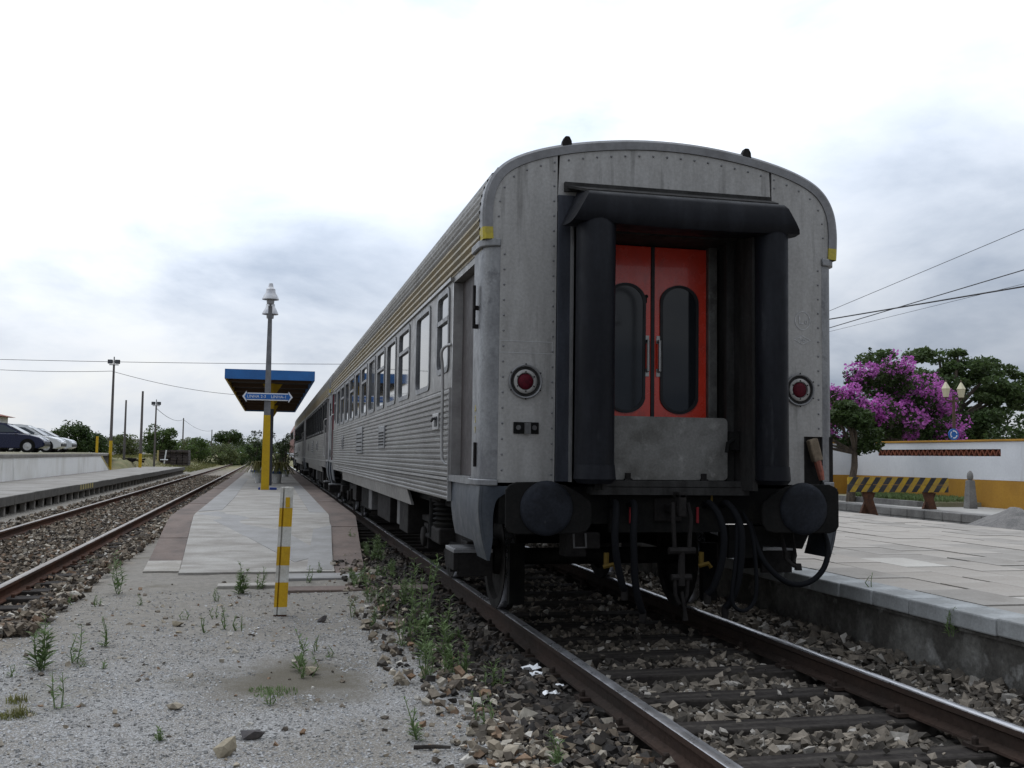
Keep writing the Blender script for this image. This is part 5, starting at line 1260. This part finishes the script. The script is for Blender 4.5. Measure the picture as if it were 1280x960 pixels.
# cars on the dock
M['car_glass'] = mat('car_window_glass', (.035,.045,.055), .08, 0, grain=0, spec=.35)
def car(label, x, y, colr, L_=4.1, H=1.45, dark_rough=.25):
    T = thing('parked_car', label, 'car', (x, y, 1.195), 'cars parked on the dock')
    body = mat('car_paint', colr, dark_rough, 0, grain=.02, coat=.12); z0 = 0
    # nose points to +X; side profile lofted over the width with tumblehome
    mb = MB()
    low = [(-2.0,.30),(-2.05,.55),(-2.0,.85),(-1.85,.95),(.75,.93),(1.35,.88),(1.80,.76),(2.02,.58),(2.02,.30),(1.75,.20),(-1.7,.20)]
    mb = MB(); ws = (-.80,-.74,.74,.80)
    secs = []
    for yy, sc_, in ((-.82,.94),(-.78,1.0),(.78,1.0),(.82,.94)):
        secs.append([(px*(.985 if abs(yy) > .8 else 1)*L_/4.1, yy, .5+(pz-.5)*sc_) for px, pz in low])
    n = len(low)
    for s in secs: mb.v += s
    for a in range(3):
        for i in range(n): mb.f.append((a*n+i, a*n+(i+1)%n, (a+1)*n+(i+1)%n, (a+1)*n+i))
    mb.f += [tuple(range(n))[::-1], tuple(3*n+i for i in range(n))]
    bd = mb.build('body', body, T, bevel=.03)
    gh = [(-1.86,.93),(-1.45,1.38),(-.9,H),(-.1,H),(.20,H-.05),(1.05,.91)]; ins = [.0,.15,.17,.17,.15,.02]
    mb = MB(); n = len(gh)
    mb.v += [(a, -.76+i_, b) for (a,b), i_ in zip(gh,ins)] + [(a, .76-i_, b) for (a,b), i_ in zip(gh,ins)]
    mb.f += [(i,i+1,n+i+1,n+i) for i in range(n-1)] + [tuple(range(n)), tuple(n+i for i in range(n))[::-1]]
    cab = mb.build('cabin', body, T, bevel=.03)
    def win(pts, nm):
        for sy in (-1,1):
            mb = MB(); v = []
            for (a,b) in pts:
                i_ = .0+.17*min(1,max(0,(b-.93)/(H-.95))); v.append((a, sy*(.766-i_+.004), b))
            mb.add(v, [tuple(range(len(v)))]); o = mb.build(nm, M['car_glass'], cab); md = o.modifiers.new('t','SOLIDIFY'); md.thickness = .006; md.offset = 0
    win([(-1.62,1.00),(-1.30,1.33),(-.62,1.38),(-.62,1.00)],'side_window'); win([(-.55,1.00),(-.55,1.38),(.10,1.36),(.78,1.00)],'side_window')
    mb = MB(); mb.add([(.33,-.56,H-.09),(.33,.56,H-.09),(1.08,.70,.945),(1.08,-.70,.945)], [(0,1,2,3)]); o = mb.build('windscreen', M['car_glass'], cab); o.location = (.012,0,.012)
    for wx in (-1.28,1.28):
        for sy in (-1,1):
            mb = MB(); mb.lathe([(.36,.0),(.36,.012)], (wx, 0, .33), 'y', 24); mb.v = [(a, sy*(.818+b), c) for a,b,c in mb.v]; mb.build('wheel_arch', M['dark'], bd)
            mb = MB(); mb.lathe([(.18,-.02),(.29,0),(.30,.06),(.30,.14),(.27,.18)], (wx, 0, .30), 'y', 24); mb.v = [(a, sy*(.84-(b+.02)), c) for a,b,c in mb.v]; wh = mb.build('wheel', M['seal'], T, True)
            mb = MB(); mb.lathe([(.02,-.035),(.10,-.03),(.17,-.015),(.195,-.03)], (wx,0,.30), 'y', 20); mb.v = [(a, sy*(.84-(b+.02)), c) for a,b,c in mb.v]; mb.build('hubcap', M['lamp_metal'], wh, True)
    for sy in (-1,1):
        mb = MB(); mb.obox((1.88*L_/4.1, sy*.62, .66),(.10,0,-.05),(0,.13,0),(.02,0,.055)); mb.build('headlight', M['sign_white'], bd, bevel=.02)
        mb = MB(); mb.obox((.72, sy*.88, .98),(.06,0,0),(0,.07,0),(0,0,.05)); mb.build('mirror', body, T, bevel=.02)
    mb = MB(); mb.box(1.90*L_/4.1, 2.06*L_/4.1, -.72, .72, .34, .50); mb.build('bumper', M['seal'], bd, bevel=.03)
    return T
car('dark blue hatchback parked nearest on the dock', -16.0, 49.4, (.010,.014,.045))
car('white car parked between the dark blue car and the silver one', -16.2, 54.9, (.62,.63,.64), 4.1, 1.5)
car('silver grey car parked farthest along the dock', -16.45, 59.3, (.50,.52,.55), 4.2, 1.42)

# house and sheds
M['roof_tile'] = mat('red_clay_roof', (.23,.075,.045), .85, 0, (.16,.06,.04), 1.5, (.4,.6), .15, 12, .3, 8)
M['white_wall'] = mat('whitewashed_wall', (.66,.66,.65), .9, 0, (.58,.58,.56), .8, (.4,.6), .05, 20)
def house(name, label, x0,x1,y0,y1,z0,zw,zr,wallm,roofm,over=.5, win=True):
    T = thing(name, label, 'building', ((x0+x1)/2,(y0+y1)/2,z0)); l = T.location
    mb = MB(); wbox(mb,T,x0,x1,y0,y1,z0,zw); mb.build('wall', wallm, T)
    hx, hy = (x1-x0)/2+over, (y1-y0)/2+over; a = zw-z0-.05; b = zr-z0; 
    rid = max(0, hy-hx) if hy > hx else 0; ridx = max(0, hx-hy) if hx >= hy else 0
    mb = MB(); mb.add([(-hx,-hy,a),(hx,-hy,a),(hx,hy,a),(-hx,hy,a),(-ridx,-rid,b),(ridx,rid,b)], [(0,1,5,4),(1,2,5),(2,3,4,5),(3,0,4),(0,3,2,1)]); mb.build('roof', roofm, T)
    if win:
        for k in range(3):
            yy = y0+(y1-y0)*(k+.5)/3-l.y
            mb = MB(); mb.box(x1-l.x-.02, x1-l.x+.02, yy-.5, yy+.5, 1.0, 2.2); f_ = mb.build('window', M['pot_white'], T)
            mb = MB(); mb.box(x1-l.x+.021, x1-l.x+.03, yy-.42, yy+.42, 1.08, 2.12); mb.build('pane', M['glass_dark'], f_)
    return T
house('white_house', 'white house with red tiled roof at the left edge behind the cars', -36,-23.3,72,82,1.19,3.9,5.2,M['white_wall'],M['roof_tile'])
house('long_shed', 'long low shed with reddish roof showing just behind the cars', -52,-28.4,128,136,.8,3.2,3.9,M['white_wall'],M['roof_tile'],.4,False)
M['shed_grey'] = mat('pale_grey_shed', (.55,.53,.52), .8, 0, (.34,.34,.35), .5, (.4,.6), .05, 10)
house('far_shed', 'far pale grey shed seen between the poles', -28,-21.5,150,160,.6,3.0,3.5,M['shed_grey'],M['shed_grey'],.2,False)
mb = MB(); mb.tube([(-26.3,70,1.19),(-26.3,70,8.2)], .05, 6); tag(mb.build('antenna_mast', M['conc_post']), 'thin mast rising above the house roof at the left edge', 'mast')

# bushes, trees and scrub
def bush(label, x, y, rx, ry, rz, lm, seed, ncl=26, per=55, lsize=.16, group=None, name='bush', cat='bush', z=None):
    z = GZf(x,y) if z is None else z
    return tree(name, label, (x,y,z), rz*.5, .06*rz+.03, (0,0,rz*.62, rx, ry, rz*.62), ncl, .30*min(rx,rz)+.12, per, lsize, lm, seed, group, cat, 5, zmin=-.8)
bush('tall dark hedge clump behind the silver car', -17.6, 78, 1.5, 1.3, 1.9, M['leaf_dark'], 11, 44, 110, .2, name='hedge', cat='hedge', z=1.0)
bush('lower end of the dark hedge sloping down to the yellow post', -16.1, 77.5, 1.1, 1.2, 1.25, M['leaf_dark'], 12, 30, 110, .2, name='hedge', cat='hedge', z=.95)
bush('small leafy bush behind the shorter timber pole', -16.0, 92, 1.6, 1.4, 1.5, M['leaf_olive'], 13, 30, 90, .22)
tree('leafy_tree', 'round leafy tree behind the smaller floodlight pole', (-12.0, 84, GZf(-12,84)), .8, .14, (0,0,1.45,1.55,1.4,1.15), 34, .46, 120, .2, M['leaf_mid'], 14)
M['rubble'] = mat('dark_brushwood_stack', (.085,.07,.062), .95, 0, (.05,.042,.04), 2, (.4,.6), .3, 12, .6, 6)
mb = MB(); nxx, nzz = 9, 5
T = thing('timber_stack', 'dark weathered stack of old sleepers in the grass by the leafy tree', 'stack', (-10.65, 84, GZf(-10.65,84)))
k0 = None
for j in range(6):
    for i in range(5):
        if k0 is None:
            mb = MB(); mb.box(-.22,.22,-1.2,1.2,0,.21); k0 = mb.build('stacked_sleeper', M['rubble'], T, bevel=.03); o = k0
        else: o = k0.copy(); col.objects.link(o)
        o.location = (-.95+i*.47+random.uniform(-.03,.03), random.uniform(-.2,.2), j*.215)
mb = MB(); mb.tube([(-11.35,82,GZf(-11.3,82)-.05),(-11.2,82,GZf(-11.3,82)+1.15)], .06, 6); mb.tube([(-11.65,81.95,GZf(-11.3,82)+.35),(-11.05,81.95,GZf(-11.3,82)+.35)], .05, 6); tag(mb.build('marker_board', M['sign_white']), 'white cross shaped marker before the dark timber stack', 'marker')
mb = MB(); mb.tube([(-11.85,82,GZf(-11.8,82)-.05),(-11.85,82,GZf(-11.8,82)+1.0)], .07, 8); tag(mb.build('marker_post', M['yel_faded']), 'short yellowish stake left of the white marker', 'post')
LB = ['first','second','third','fourth','fifth','sixth','seventh','eighth']
far = [(-11.5,108,2.4,1.7),(-8.6,114,2.6,1.6),(-6.2,122,2.4,1.6),(-11,130,3.0,2.0),(-6.2,138,2.8,2.0),(-3.4,146,2.4,1.9)]
nm = ['green scrub bush just right of the timber stack','wide green scrub bush beyond the left track','low green scrub bush above the track bend','taller scrub bush behind the row of green bushes','olive scrub bush under the umbrella pine','last scrub bush before the lamp post']
for i, (x, y, r, h) in enumerate(far): bush(nm[i], x, y, r*1.15, r, h, M['leaf_olive'] if i%2 else M['leaf_mid'], 30+i, 34, 110, .24, 'scrub beyond the tracks')
tree('umbrella_pine', 'dark umbrella pine standing above the far scrub', (-9.9,170,GZf(-9.9,170)), 2.4, .18, (0,0,3.6,2.2,2.0,.9), 26, .75, 110, .36, M['leaf_dark'], 50, limbs=8)
# distant treeline reading as one mass
cc = []
for k in range(330):
    x = rng.uniform(-75, 30); y = rng.uniform(200,260); hh = (2.2+1.4*wob(np.array(x*.18),np.array(3.))+.8*wob(np.array(x*.7),np.array(1.)))*rng.uniform(.5,1.15)
    cc.append((x,y,.6+max(.3,float(hh))))
P = clumps(cc, [1.3]*len(cc), 60/1.3, .9, .3)
o = leaves('treeline', P, .55*rng.uniform(.6,1.3,len(P)), M['leaf_far'], None, (0,0,0)); tag(o, 'distant low wood along the horizon', 'trees', None, 'stuff')
# rough grass of the field
nG = 26000; x = -8.3-rng.uniform(0,1,nG)**1.3*22; y = rng.uniform(49,125,nG); k = (x > -11.2) | (y > 66); x, y = x[k], y[k]; k = (x < -8.6) | (y > 68); x, y = x[k], y[k]; k = wob(x*.5,y*.35)+rng.normal(0,.5,len(x)) > -.2; x, y = x[k], y[k]
z = hgt(x,y); P = np.stack([x,y,z+.08],-1)
o = leaves('field_grass', P, rng.uniform(.15,.4,len(P)), M['leaf_dry'], None, (0,0,0), .10, 1.4); tag(o, 'rough dry grass of the field left of the tracks', 'grass', None, 'stuff')
# clutter at the pole feet
for (x, y, s, lb) in ((-11.9,66.5,.35,'dark scrap heap at the foot of the shorter timber pole'),(-11.2,64.5,.30,'dark scrap heap left of the yellow based pole')):
    T = thing('scrap_heap', lb, 'scrap', (x,y,GZf(x,y))); g = random.Random(int(x*10))
    for k in range(6):
        mb = MB(); mb.obox((g.uniform(-.6,.6),g.uniform(-.4,.4),g.uniform(.08,.25)),(g.uniform(.2,.4),g.uniform(-.1,.1),g.uniform(-.05,.1)),(0,g.uniform(.08,.15),0),(0,0,g.uniform(.05,.12))); mb.build('scrap_piece', M['dark2'], T)

# ================================================================== right background
WX = 12.0
M['wall_white'] = mat('white_yard_wall', (.66,.67,.69), .9, 0, (.58,.59,.61), .6, (.4,.6), .04, 20, .1, 15, (1,1,1), (.42,.41,.39), 1.4, (.62,.80), (1,1.6,.35))
M['ochre'] = mat('ochre_dado', (.40,.21,.03), .85, 0, (.34,.175,.028), 1.2, (.4,.6), .08, 25, .1, 15)
M['terracotta'] = mat('terracotta_lattice', (.22,.07,.035), .85, 0, (.15,.05,.03), 6, (.4,.6), .15, 30)
YW = thing('yard_wall', 'white yard wall with ochre base and coping, behind the striped barrier', 'wall', (WX, 8, .1)); l = YW.location
ya, yb = -14, 17.2
la, lb_ = 11.49, 15.98; za, zb_ = 1.49, 1.64
mb = MB()
wbox(mb, YW, WX, WX+.22, ya, la, .985, 1.80); wbox(mb, YW, WX, WX+.22, la, lb_, .985, za); wbox(mb, YW, WX, WX+.22, la, lb_, zb_, 1.80); wbox(mb, YW, WX, WX+.22, lb_, yb, .985, 1.80)
mb.build('white_field', M['wall_white'], YW)
mb = MB(); wbox(mb, YW, WX-.012, WX+.225, ya, yb, -.2, .98); mb.build('ochre_base', M['ochre'], YW)
mb = MB(); wbox(mb, YW, WX-.03, WX+.25, ya, yb+.02, 1.802, 1.845); mb.build('coping', M['ochre'], YW, bevel=.008)
mb = MB(); wbox(mb, YW, WX+.13, WX+.20, la, lb_, za, zb_); mb.build('lattice_backing', M['dark'], YW)
mb = MB(); n = 26
for k in range(n):
    y0, y1 = la+(lb_-la)*k/n-l.y, la+(lb_-la)*(k+1)/n-l.y; ym = (y0+y1)/2; h0, h1 = za-l.z, zb_-l.z
    for (a, za_, b, zb2) in ((y0,h0,ym,h1),(ym,h1,y1,h0)):
        c = Vector((WX+.04-l.x,(a+b)/2,(za_+zb2)/2)); d = Vector((0,(b-a)/2,(zb2-za_)/2)); nn_ = Vector((0,-d.z,d.y)).normalized()*.013
        mb.obox(c, (.035,0,0), d, nn_)
mb.build('clay_lattice', M['terracotta'], YW)
# wall returning towards the platform at its far end
RW = thing('end_wall', 'return wall and ochre pier at the far end of the white yard wall', 'wall', (10.6, 17.4, .1)); l = RW.location
mb = MB(); wbox(mb, RW, 11.4, 12.22, 17.23, 17.45, .985, 1.80); mb.build('white_field', M['wall_white'], RW)
mb = MB(); wbox(mb, RW, 11.4, 12.22, 17.225, 17.46, -.2, .98); mb.build('ochre_base', M['ochre'], RW)
mb = MB(); wbox(mb, RW, 9.9, 11.39, 17.3, 17.7, -.2, 1.85); mb.build('pier', M['ochre'], RW)
mb = MB(); wbox(mb, RW, 11.35, 12.24, 17.2, 17.48, 1.802, 1.845); mb.build('coping', M['ochre'], RW)
# barrier
M['bar_yellow'] = mat('weathered_yellow_board', (.42,.27,.02), .75, 0, (.30,.20,.045), 5, (.4,.6), .12, 30, .1, 30, (1,1,1), (.16,.12,.07), 9, (.62,.72))
M['bar_black'] = mat('weathered_black_board', (.025,.025,.028), .75, 0, (.045,.045,.05), 5, (.4,.6), .12, 30)
BY = 11.0
BR = thing('striped_barrier', 'yellow and black striped barrier on rusty trestle legs beyond the platform', 'barrier', (9.25, BY, .13)); l = BR.location
bx0, bx1, bz0, bz1 = 8.14-l.x, 10.37-l.x, .745-l.z, 1.035-l.z
ns = 9; sw = (bx1-bx0)/ns; sk = .16
def clip_poly(p, x0, x1):
    def cut(P, f, val, keep_greater):
        o = []
        for i in range(len(P)):
            a, b = P[i], P[(i+1)%len(P)]; ia = (a[0] >= val) if keep_greater else (a[0] <= val); ib = (b[0] >= val) if keep_greater else (b[0] <= val)
            if ia: o.append(a)
            if ia != ib: t = (val-a[0])/(b[0]-a[0]); o.append((val, a[1]+t*(b[1]-a[1])))
        return o
    return cut(cut(p, 0, x0, True), 0, x1, False)
for row, (z0, z1) in enumerate(((bz0,(bz0+bz1)/2-.004),((bz0+bz1)/2+.004,bz1))):
    for k in range(-1, 2*ns+1):
        sh_ = lambda z: (z-bz0)/(bz1-bz0)*sk*1.3-.1
        a, b = bx0+k*sw/2*1.0*1.0, bx0+(k+1)*sw/2
        p = clip_poly([(a+sh_(z0),z0),(b+sh_(z0),z0),(b+sh_(z1),z1),(a+sh_(z1),z1)], bx0, bx1)
        if len(p) < 3: continue
        mb = MB(); mb.prism(p, 'y', -.02, .02); mb.build('board_stripe', M['bar_yellow'] if k%2 else M['bar_black'], BR)
for cx_ in (8.62-l.x, 9.98-l.x):
    mb = MB(); mb.obox((cx_+.06,.06,.30),(.09,0,0),(0,.04,0),(.12,0,-.34)); mb.obox((cx_-.02,.14,.28),(.08,0,0),(0,.035,0),(-.14,0,-.32)); mb.box(cx_-.09,cx_+.09,.022,.10,.50,.86); mb.build('trestle_leg', M['rust'], BR, bevel=.01)
# kerbs and steps in front of the wall
M['step_stone'] = mat('grey_step_stone', (.20,.195,.185), .9, 0, (.13,.125,.12), 2, (.4,.6), .15, 30, .3, 25)
M['step_top'] = mat('pale_step_top', (.36,.35,.33), .9, 0, (.29,.28,.26), 2, (.4,.6), .1, 30)
TR = thing('stone_terrace', 'low grey stone terrace step in front of the ochre wall', 'step', (10.6, 11, .1)); l = TR.location
bb = None
for k in range(15):
    for j in range(2):
        mb = MB(); y = 8.45+k*.56; wbox(mb, TR, 9.6, 9.95, y, y+.55, .08+j*.165, .08+j*.165+.16); mb.build('stone_block', M['step_stone'], TR, bevel=.015)
mb = MB(); wbox(mb, TR, 9.97, 11.95, 8.46, 16.8, .05, .405); mb.build('terrace_top', M['step_top'], TR)
mb = MB(); wbox(mb, TR, 9.4, 9.58, 8.0, 16.8, .05, .16); mb.build('lower_kerb', M['step_top'], TR)
mb = MB(); wbox(mb, TR, 10.35, 10.50, 12.0, 16.7, .405, .52); mb.build('bed_kerb', M['step_stone'], TR)
mb = MB(); wbox(mb, TR, 10.5, 11.9, 12.0, 16.7, .405, .50); mb.build('planting_soil', M['dockearth'], TR)
g_ = rng.uniform(size=(2600,2)); P = np.stack([10.55+g_[:,0]*1.3, 12.05+g_[:,1]*3.0, np.full(2600,.56)],-1)
o = leaves('lawn_grass', P, rng.uniform(.10,.2,2600), M['leaf_weed'], None, (0,0,0), .12, 1.6); tag(o, 'green grass of the planted strip behind the barrier', 'grass', None, 'stuff')
# obelisk
OB = MB(); OB.add([(-.10,-.10,0),(.10,-.10,0),(.10,.10,0),(-.10,.10,0),(-.065,-.065,.58),(.065,-.065,.58),(.065,.065,.58),(-.065,.065,.58)], [(0,1,5,4),(1,2,6,5),(2,3,7,6),(3,0,4,7),(3,2,1,0),(4,5,6,7)])
OB.lathe([(.04,.58),(.06,.62),(.065,.67),(.055,.72),(.03,.76),(.01,.78)], (0,0,0), 'z', 12)
OB.v = [(x+11.2,y+11.42,z+.405) for x,y,z in OB.v]
tag(OB.build('stone_bollard', M['step_stone'], None, bevel=.01), 'grey stone obelisk with a knob top before the ochre wall', 'bollard')
# gravel heap at the right edge
n = 30; hv = []; hf = []
for i in range(n):
    for j in range(n):
        x, y = -1.3+2.6*i/(n-1), -1.9+3.8*j/(n-1); r = math.hypot(x/.98,y/1.35); h_ = max(-.08,(1-r)*.55)+.03*float(wob(x*5,y*5)); hv.append((x,y,h_))
for i in range(n-1):
    for j in range(n-1): hf.append((i*n+j,(i+1)*n+j,(i+1)*n+j+1,i*n+j+1))
M['heap'] = mat('grey_sand_heap', (.19,.18,.17), .95, 0, (.13,.125,.12), 5, (.4,.6), .3, 60, .6, 50)
tag(npmesh('sand_heap', np.array(hv), np.array(hf), M['heap'], None, (9.05,7.45,.10), True), 'grey heap of sand at the right edge beyond the platform', 'heap')
# trees on the right
tree('clipped_tree', 'dark green leaning tree with slim trunk at the carriage side of the barrier', (10.25,14.4,.49), 1.05, .09, (-.35,.1,1.62,1.1,.9,.60), 40, .22, 230, .11, M['leaf_dark'], 83, limbs=9, squash=.65, lean=(.12,0), extra=[(.62,0,1.25),(.7,.2,1.5),(-.9,0,1.2),(.3,0,1.15),(.3,.3,1.8)])
T, cc, rad = tree('bougainvillea', 'bougainvillea in full magenta bloom behind the white wall', (14.6,19.2,.15), 1.6, .14, (-.5,0,2.45,2.15,1.2,1.4), 70, .40, 300, .11, M['leaf_dark'], 72, cat='shrub')
P = clumps([(-.78,0,3.75),(-.76,0,3.95),(-.75,.02,4.12),(-.76,0,4.28),(-.77,0,4.42)], [.09,.08,.07,.06,.05], 300, 1, .1); leaves('upright_sprig', P, .08, M['leaf_dark'], T)
o_ = np.array(cc[:70]); c0 = np.array([-.35,0,2.3])
sel = [i for i in range(70) if (o_[i][2] > 2.15 or o_[i][0] > .6) and np.linalg.norm((o_[i]-c0)/np.array([2.05,1.2,1.35])) > .45]
P = clumps([o_[i]+(o_[i]-c0)*.12+np.array([0,-.12,.05]) for i in sel], [max(.26,rad[i]*.95) for i in sel], 1150, .8, .75)
P = P[rng.uniform(size=len(P)) < .16+.8*(wob(P[:,0]*4.1+1,P[:,2]*4.3) > .02)]
leaves('blossom', P, .08*rng.uniform(.4,1.5,len(P)), M['magenta'], T, aspect=.8)
sx_ = [(-1.5,-.6,2.75),(-1.2,-.8,2.4),(-1.9,-.5,3.0),(-.9,-.8,2.9),(-.4,-.9,2.5),(-1.7,-.6,3.2),(.9,-.3,2.5),(1.5,-.3,1.9),(1.9,-.2,2.2),(1.95,-.2,1.75),(1.1,-.5,3.2),(1.55,-.3,3.15),(2.1,-.2,1.5),(-.1,-.9,1.9),(.6,-.8,1.55)]
P = clumps(sx_, [.26]*len(sx_), 500, .8, .3); leaves('blossom', P, .08*rng.uniform(.4,1.5,len(P)), M['magenta'], T, aspect=.8)
tree('spreading_tree', 'wide dark green tree with flat layered boughs behind the lantern post', (20.5,25,.2), 2.2, .22, (0,0,3.2,3.4,2.0,1.9), 95, .52, 260, .17, M['leaf_tree'], 73, limbs=12, squash=.5, zmin=-.9,
     extra=[(-2.9,0,4.7),(-2.4,0,4.9),(-1.2,0,4.9),(-.9,0,5.0),(.4,0,4.6),(1.6,0,4.7),(2.4,0,4.5),(3.0,0,4.3),(3.6,0,4.0),(-1.8,0,4.3),(1.0,0,4.2)])
tree('dark_tree', 'dense dark tree filling in low behind the right end of the wall', (21.5,20.5,.2), 1.2, .16, (0,0,1.7,2.2,1.2,1.2), 50, .45, 170, .14, M['leaf_dark'], 74, squash=.7)
tree('dark_tree', 'dense dark bush between the bougainvillea and the wide tree', (18.0,23.0,.2), 1.2, .16, (0,0,2.2,1.6,1.2,1.7), 46, .45, 170, .14, M['leaf_dark'], 75, squash=.7)
# lantern post and roundabout sign behind the wall
M['lantern_glass'] = mat('cream_lantern_glass', (.62,.57,.40), .35, 0, grain=.03)
LN = thing('lantern_post', 'brown twin lantern post behind the white wall', 'street lamp', (14.6,16.55,.15))
M['brown_iron'] = mat('brown_painted_iron', (.10,.065,.045), .6, .2, grain=.1)
mb = MB(); mb.tube([(0,0,-.1),(0,0,2.95)], [.055,.04], 10); mb.lathe([(.09,0),(.09,.25),(.06,.3)], (0,0,0), 'z', 12); mb.build('post', M['brown_iron'], LN, True)
mb = MB(); mb.tube([(-.23,0,2.9),(-.23,0,2.84),(-.1,0,2.8),(.1,0,2.8),(.23,0,2.84),(.23,0,2.9)], .022, 8); mb.build('arm', M['brown_iron'], LN, True)
for sx in (-1,1):
    mb = MB(); mb.lathe([(.07,2.9),(.115,3.13),(.125,3.13),(.02,3.31)], (sx*.23,0,0), 'z', 6); la_ = mb.build('lantern', M['lantern_glass'], LN)
    mb = MB(); mb.lathe([(.02,3.30),(.022,3.34),(.005,3.37)], (sx*.23,0,0), 'z', 8); mb.lathe([(.075,2.89),(.075,2.91)], (sx*.23,0,0), 'z', 6); mb.build('finial', M['brown_iron'], la_)
RS = thing('roundabout_sign', 'round blue roundabout sign with white arrows peeping over the wall', 'road sign', (13.6,15.2,.15)); 
mb = MB(); mb.tube([(0,.03,-.1),(0,.03,1.85)], .03, 8); mb.build('post', M['conc_post'], RS, True)
mb = MB(); mb.lathe([(.145,.02),(.145,0)], (0,0,1.89), 'y', 32); mb.build('disc', M['sign_blue'], RS)
for k in range(3):
    a0 = math.pi*2*k/3+.25; mb = MB(); N_ = 10; v = []
    for q in range(N_+1):
        a = a0+1.45*q/N_; v += [(.075*math.cos(a),-.004,1.89+.075*math.sin(a)),(.102*math.cos(a),-.004,1.89+.102*math.sin(a))]
    mb.add(v, [(2*q,2*q+1,2*q+3,2*q+2) for q in range(N_)])
    a = a0+1.45; t = a+.28; mb.add([(.055*math.cos(a),-.004,1.89+.055*math.sin(a)),(.122*math.cos(a),-.004,1.89+.122*math.sin(a)),(.089*math.cos(t),-.004,1.89+.089*math.sin(t))],[(0,1,2)])
    mb.build('arrow', M['sign_white'], RS)

# gooseneck lamp on the station platform behind the viewer: it shows only as a reflection in the carriage door glass
GL = thing('gooseneck_lamp', 'grey bell lamp mirrored in the left gangway door pane', 'lamp post', (5.35, -15.0, .36))
mb = MB(); mb.stube([(0,0,0),(0,0,3.2),(0,0,4.5),(-.12,0,4.85),(-.38,0,4.95),(-.60,0,4.80),(-.62,0,4.66)], .05, 10); mb.build('post', M['conc_post'], GL, True)
mb = MB(); mb.lathe([(.07,4.70),(.10,4.62),(.16,4.56),(.30,4.16),(.32,4.12),(.28,4.12),(.12,4.5)], (-.62,0,0), 'z', 24); mb.build('lamp_shade', M['lamp_metal'], GL, True)
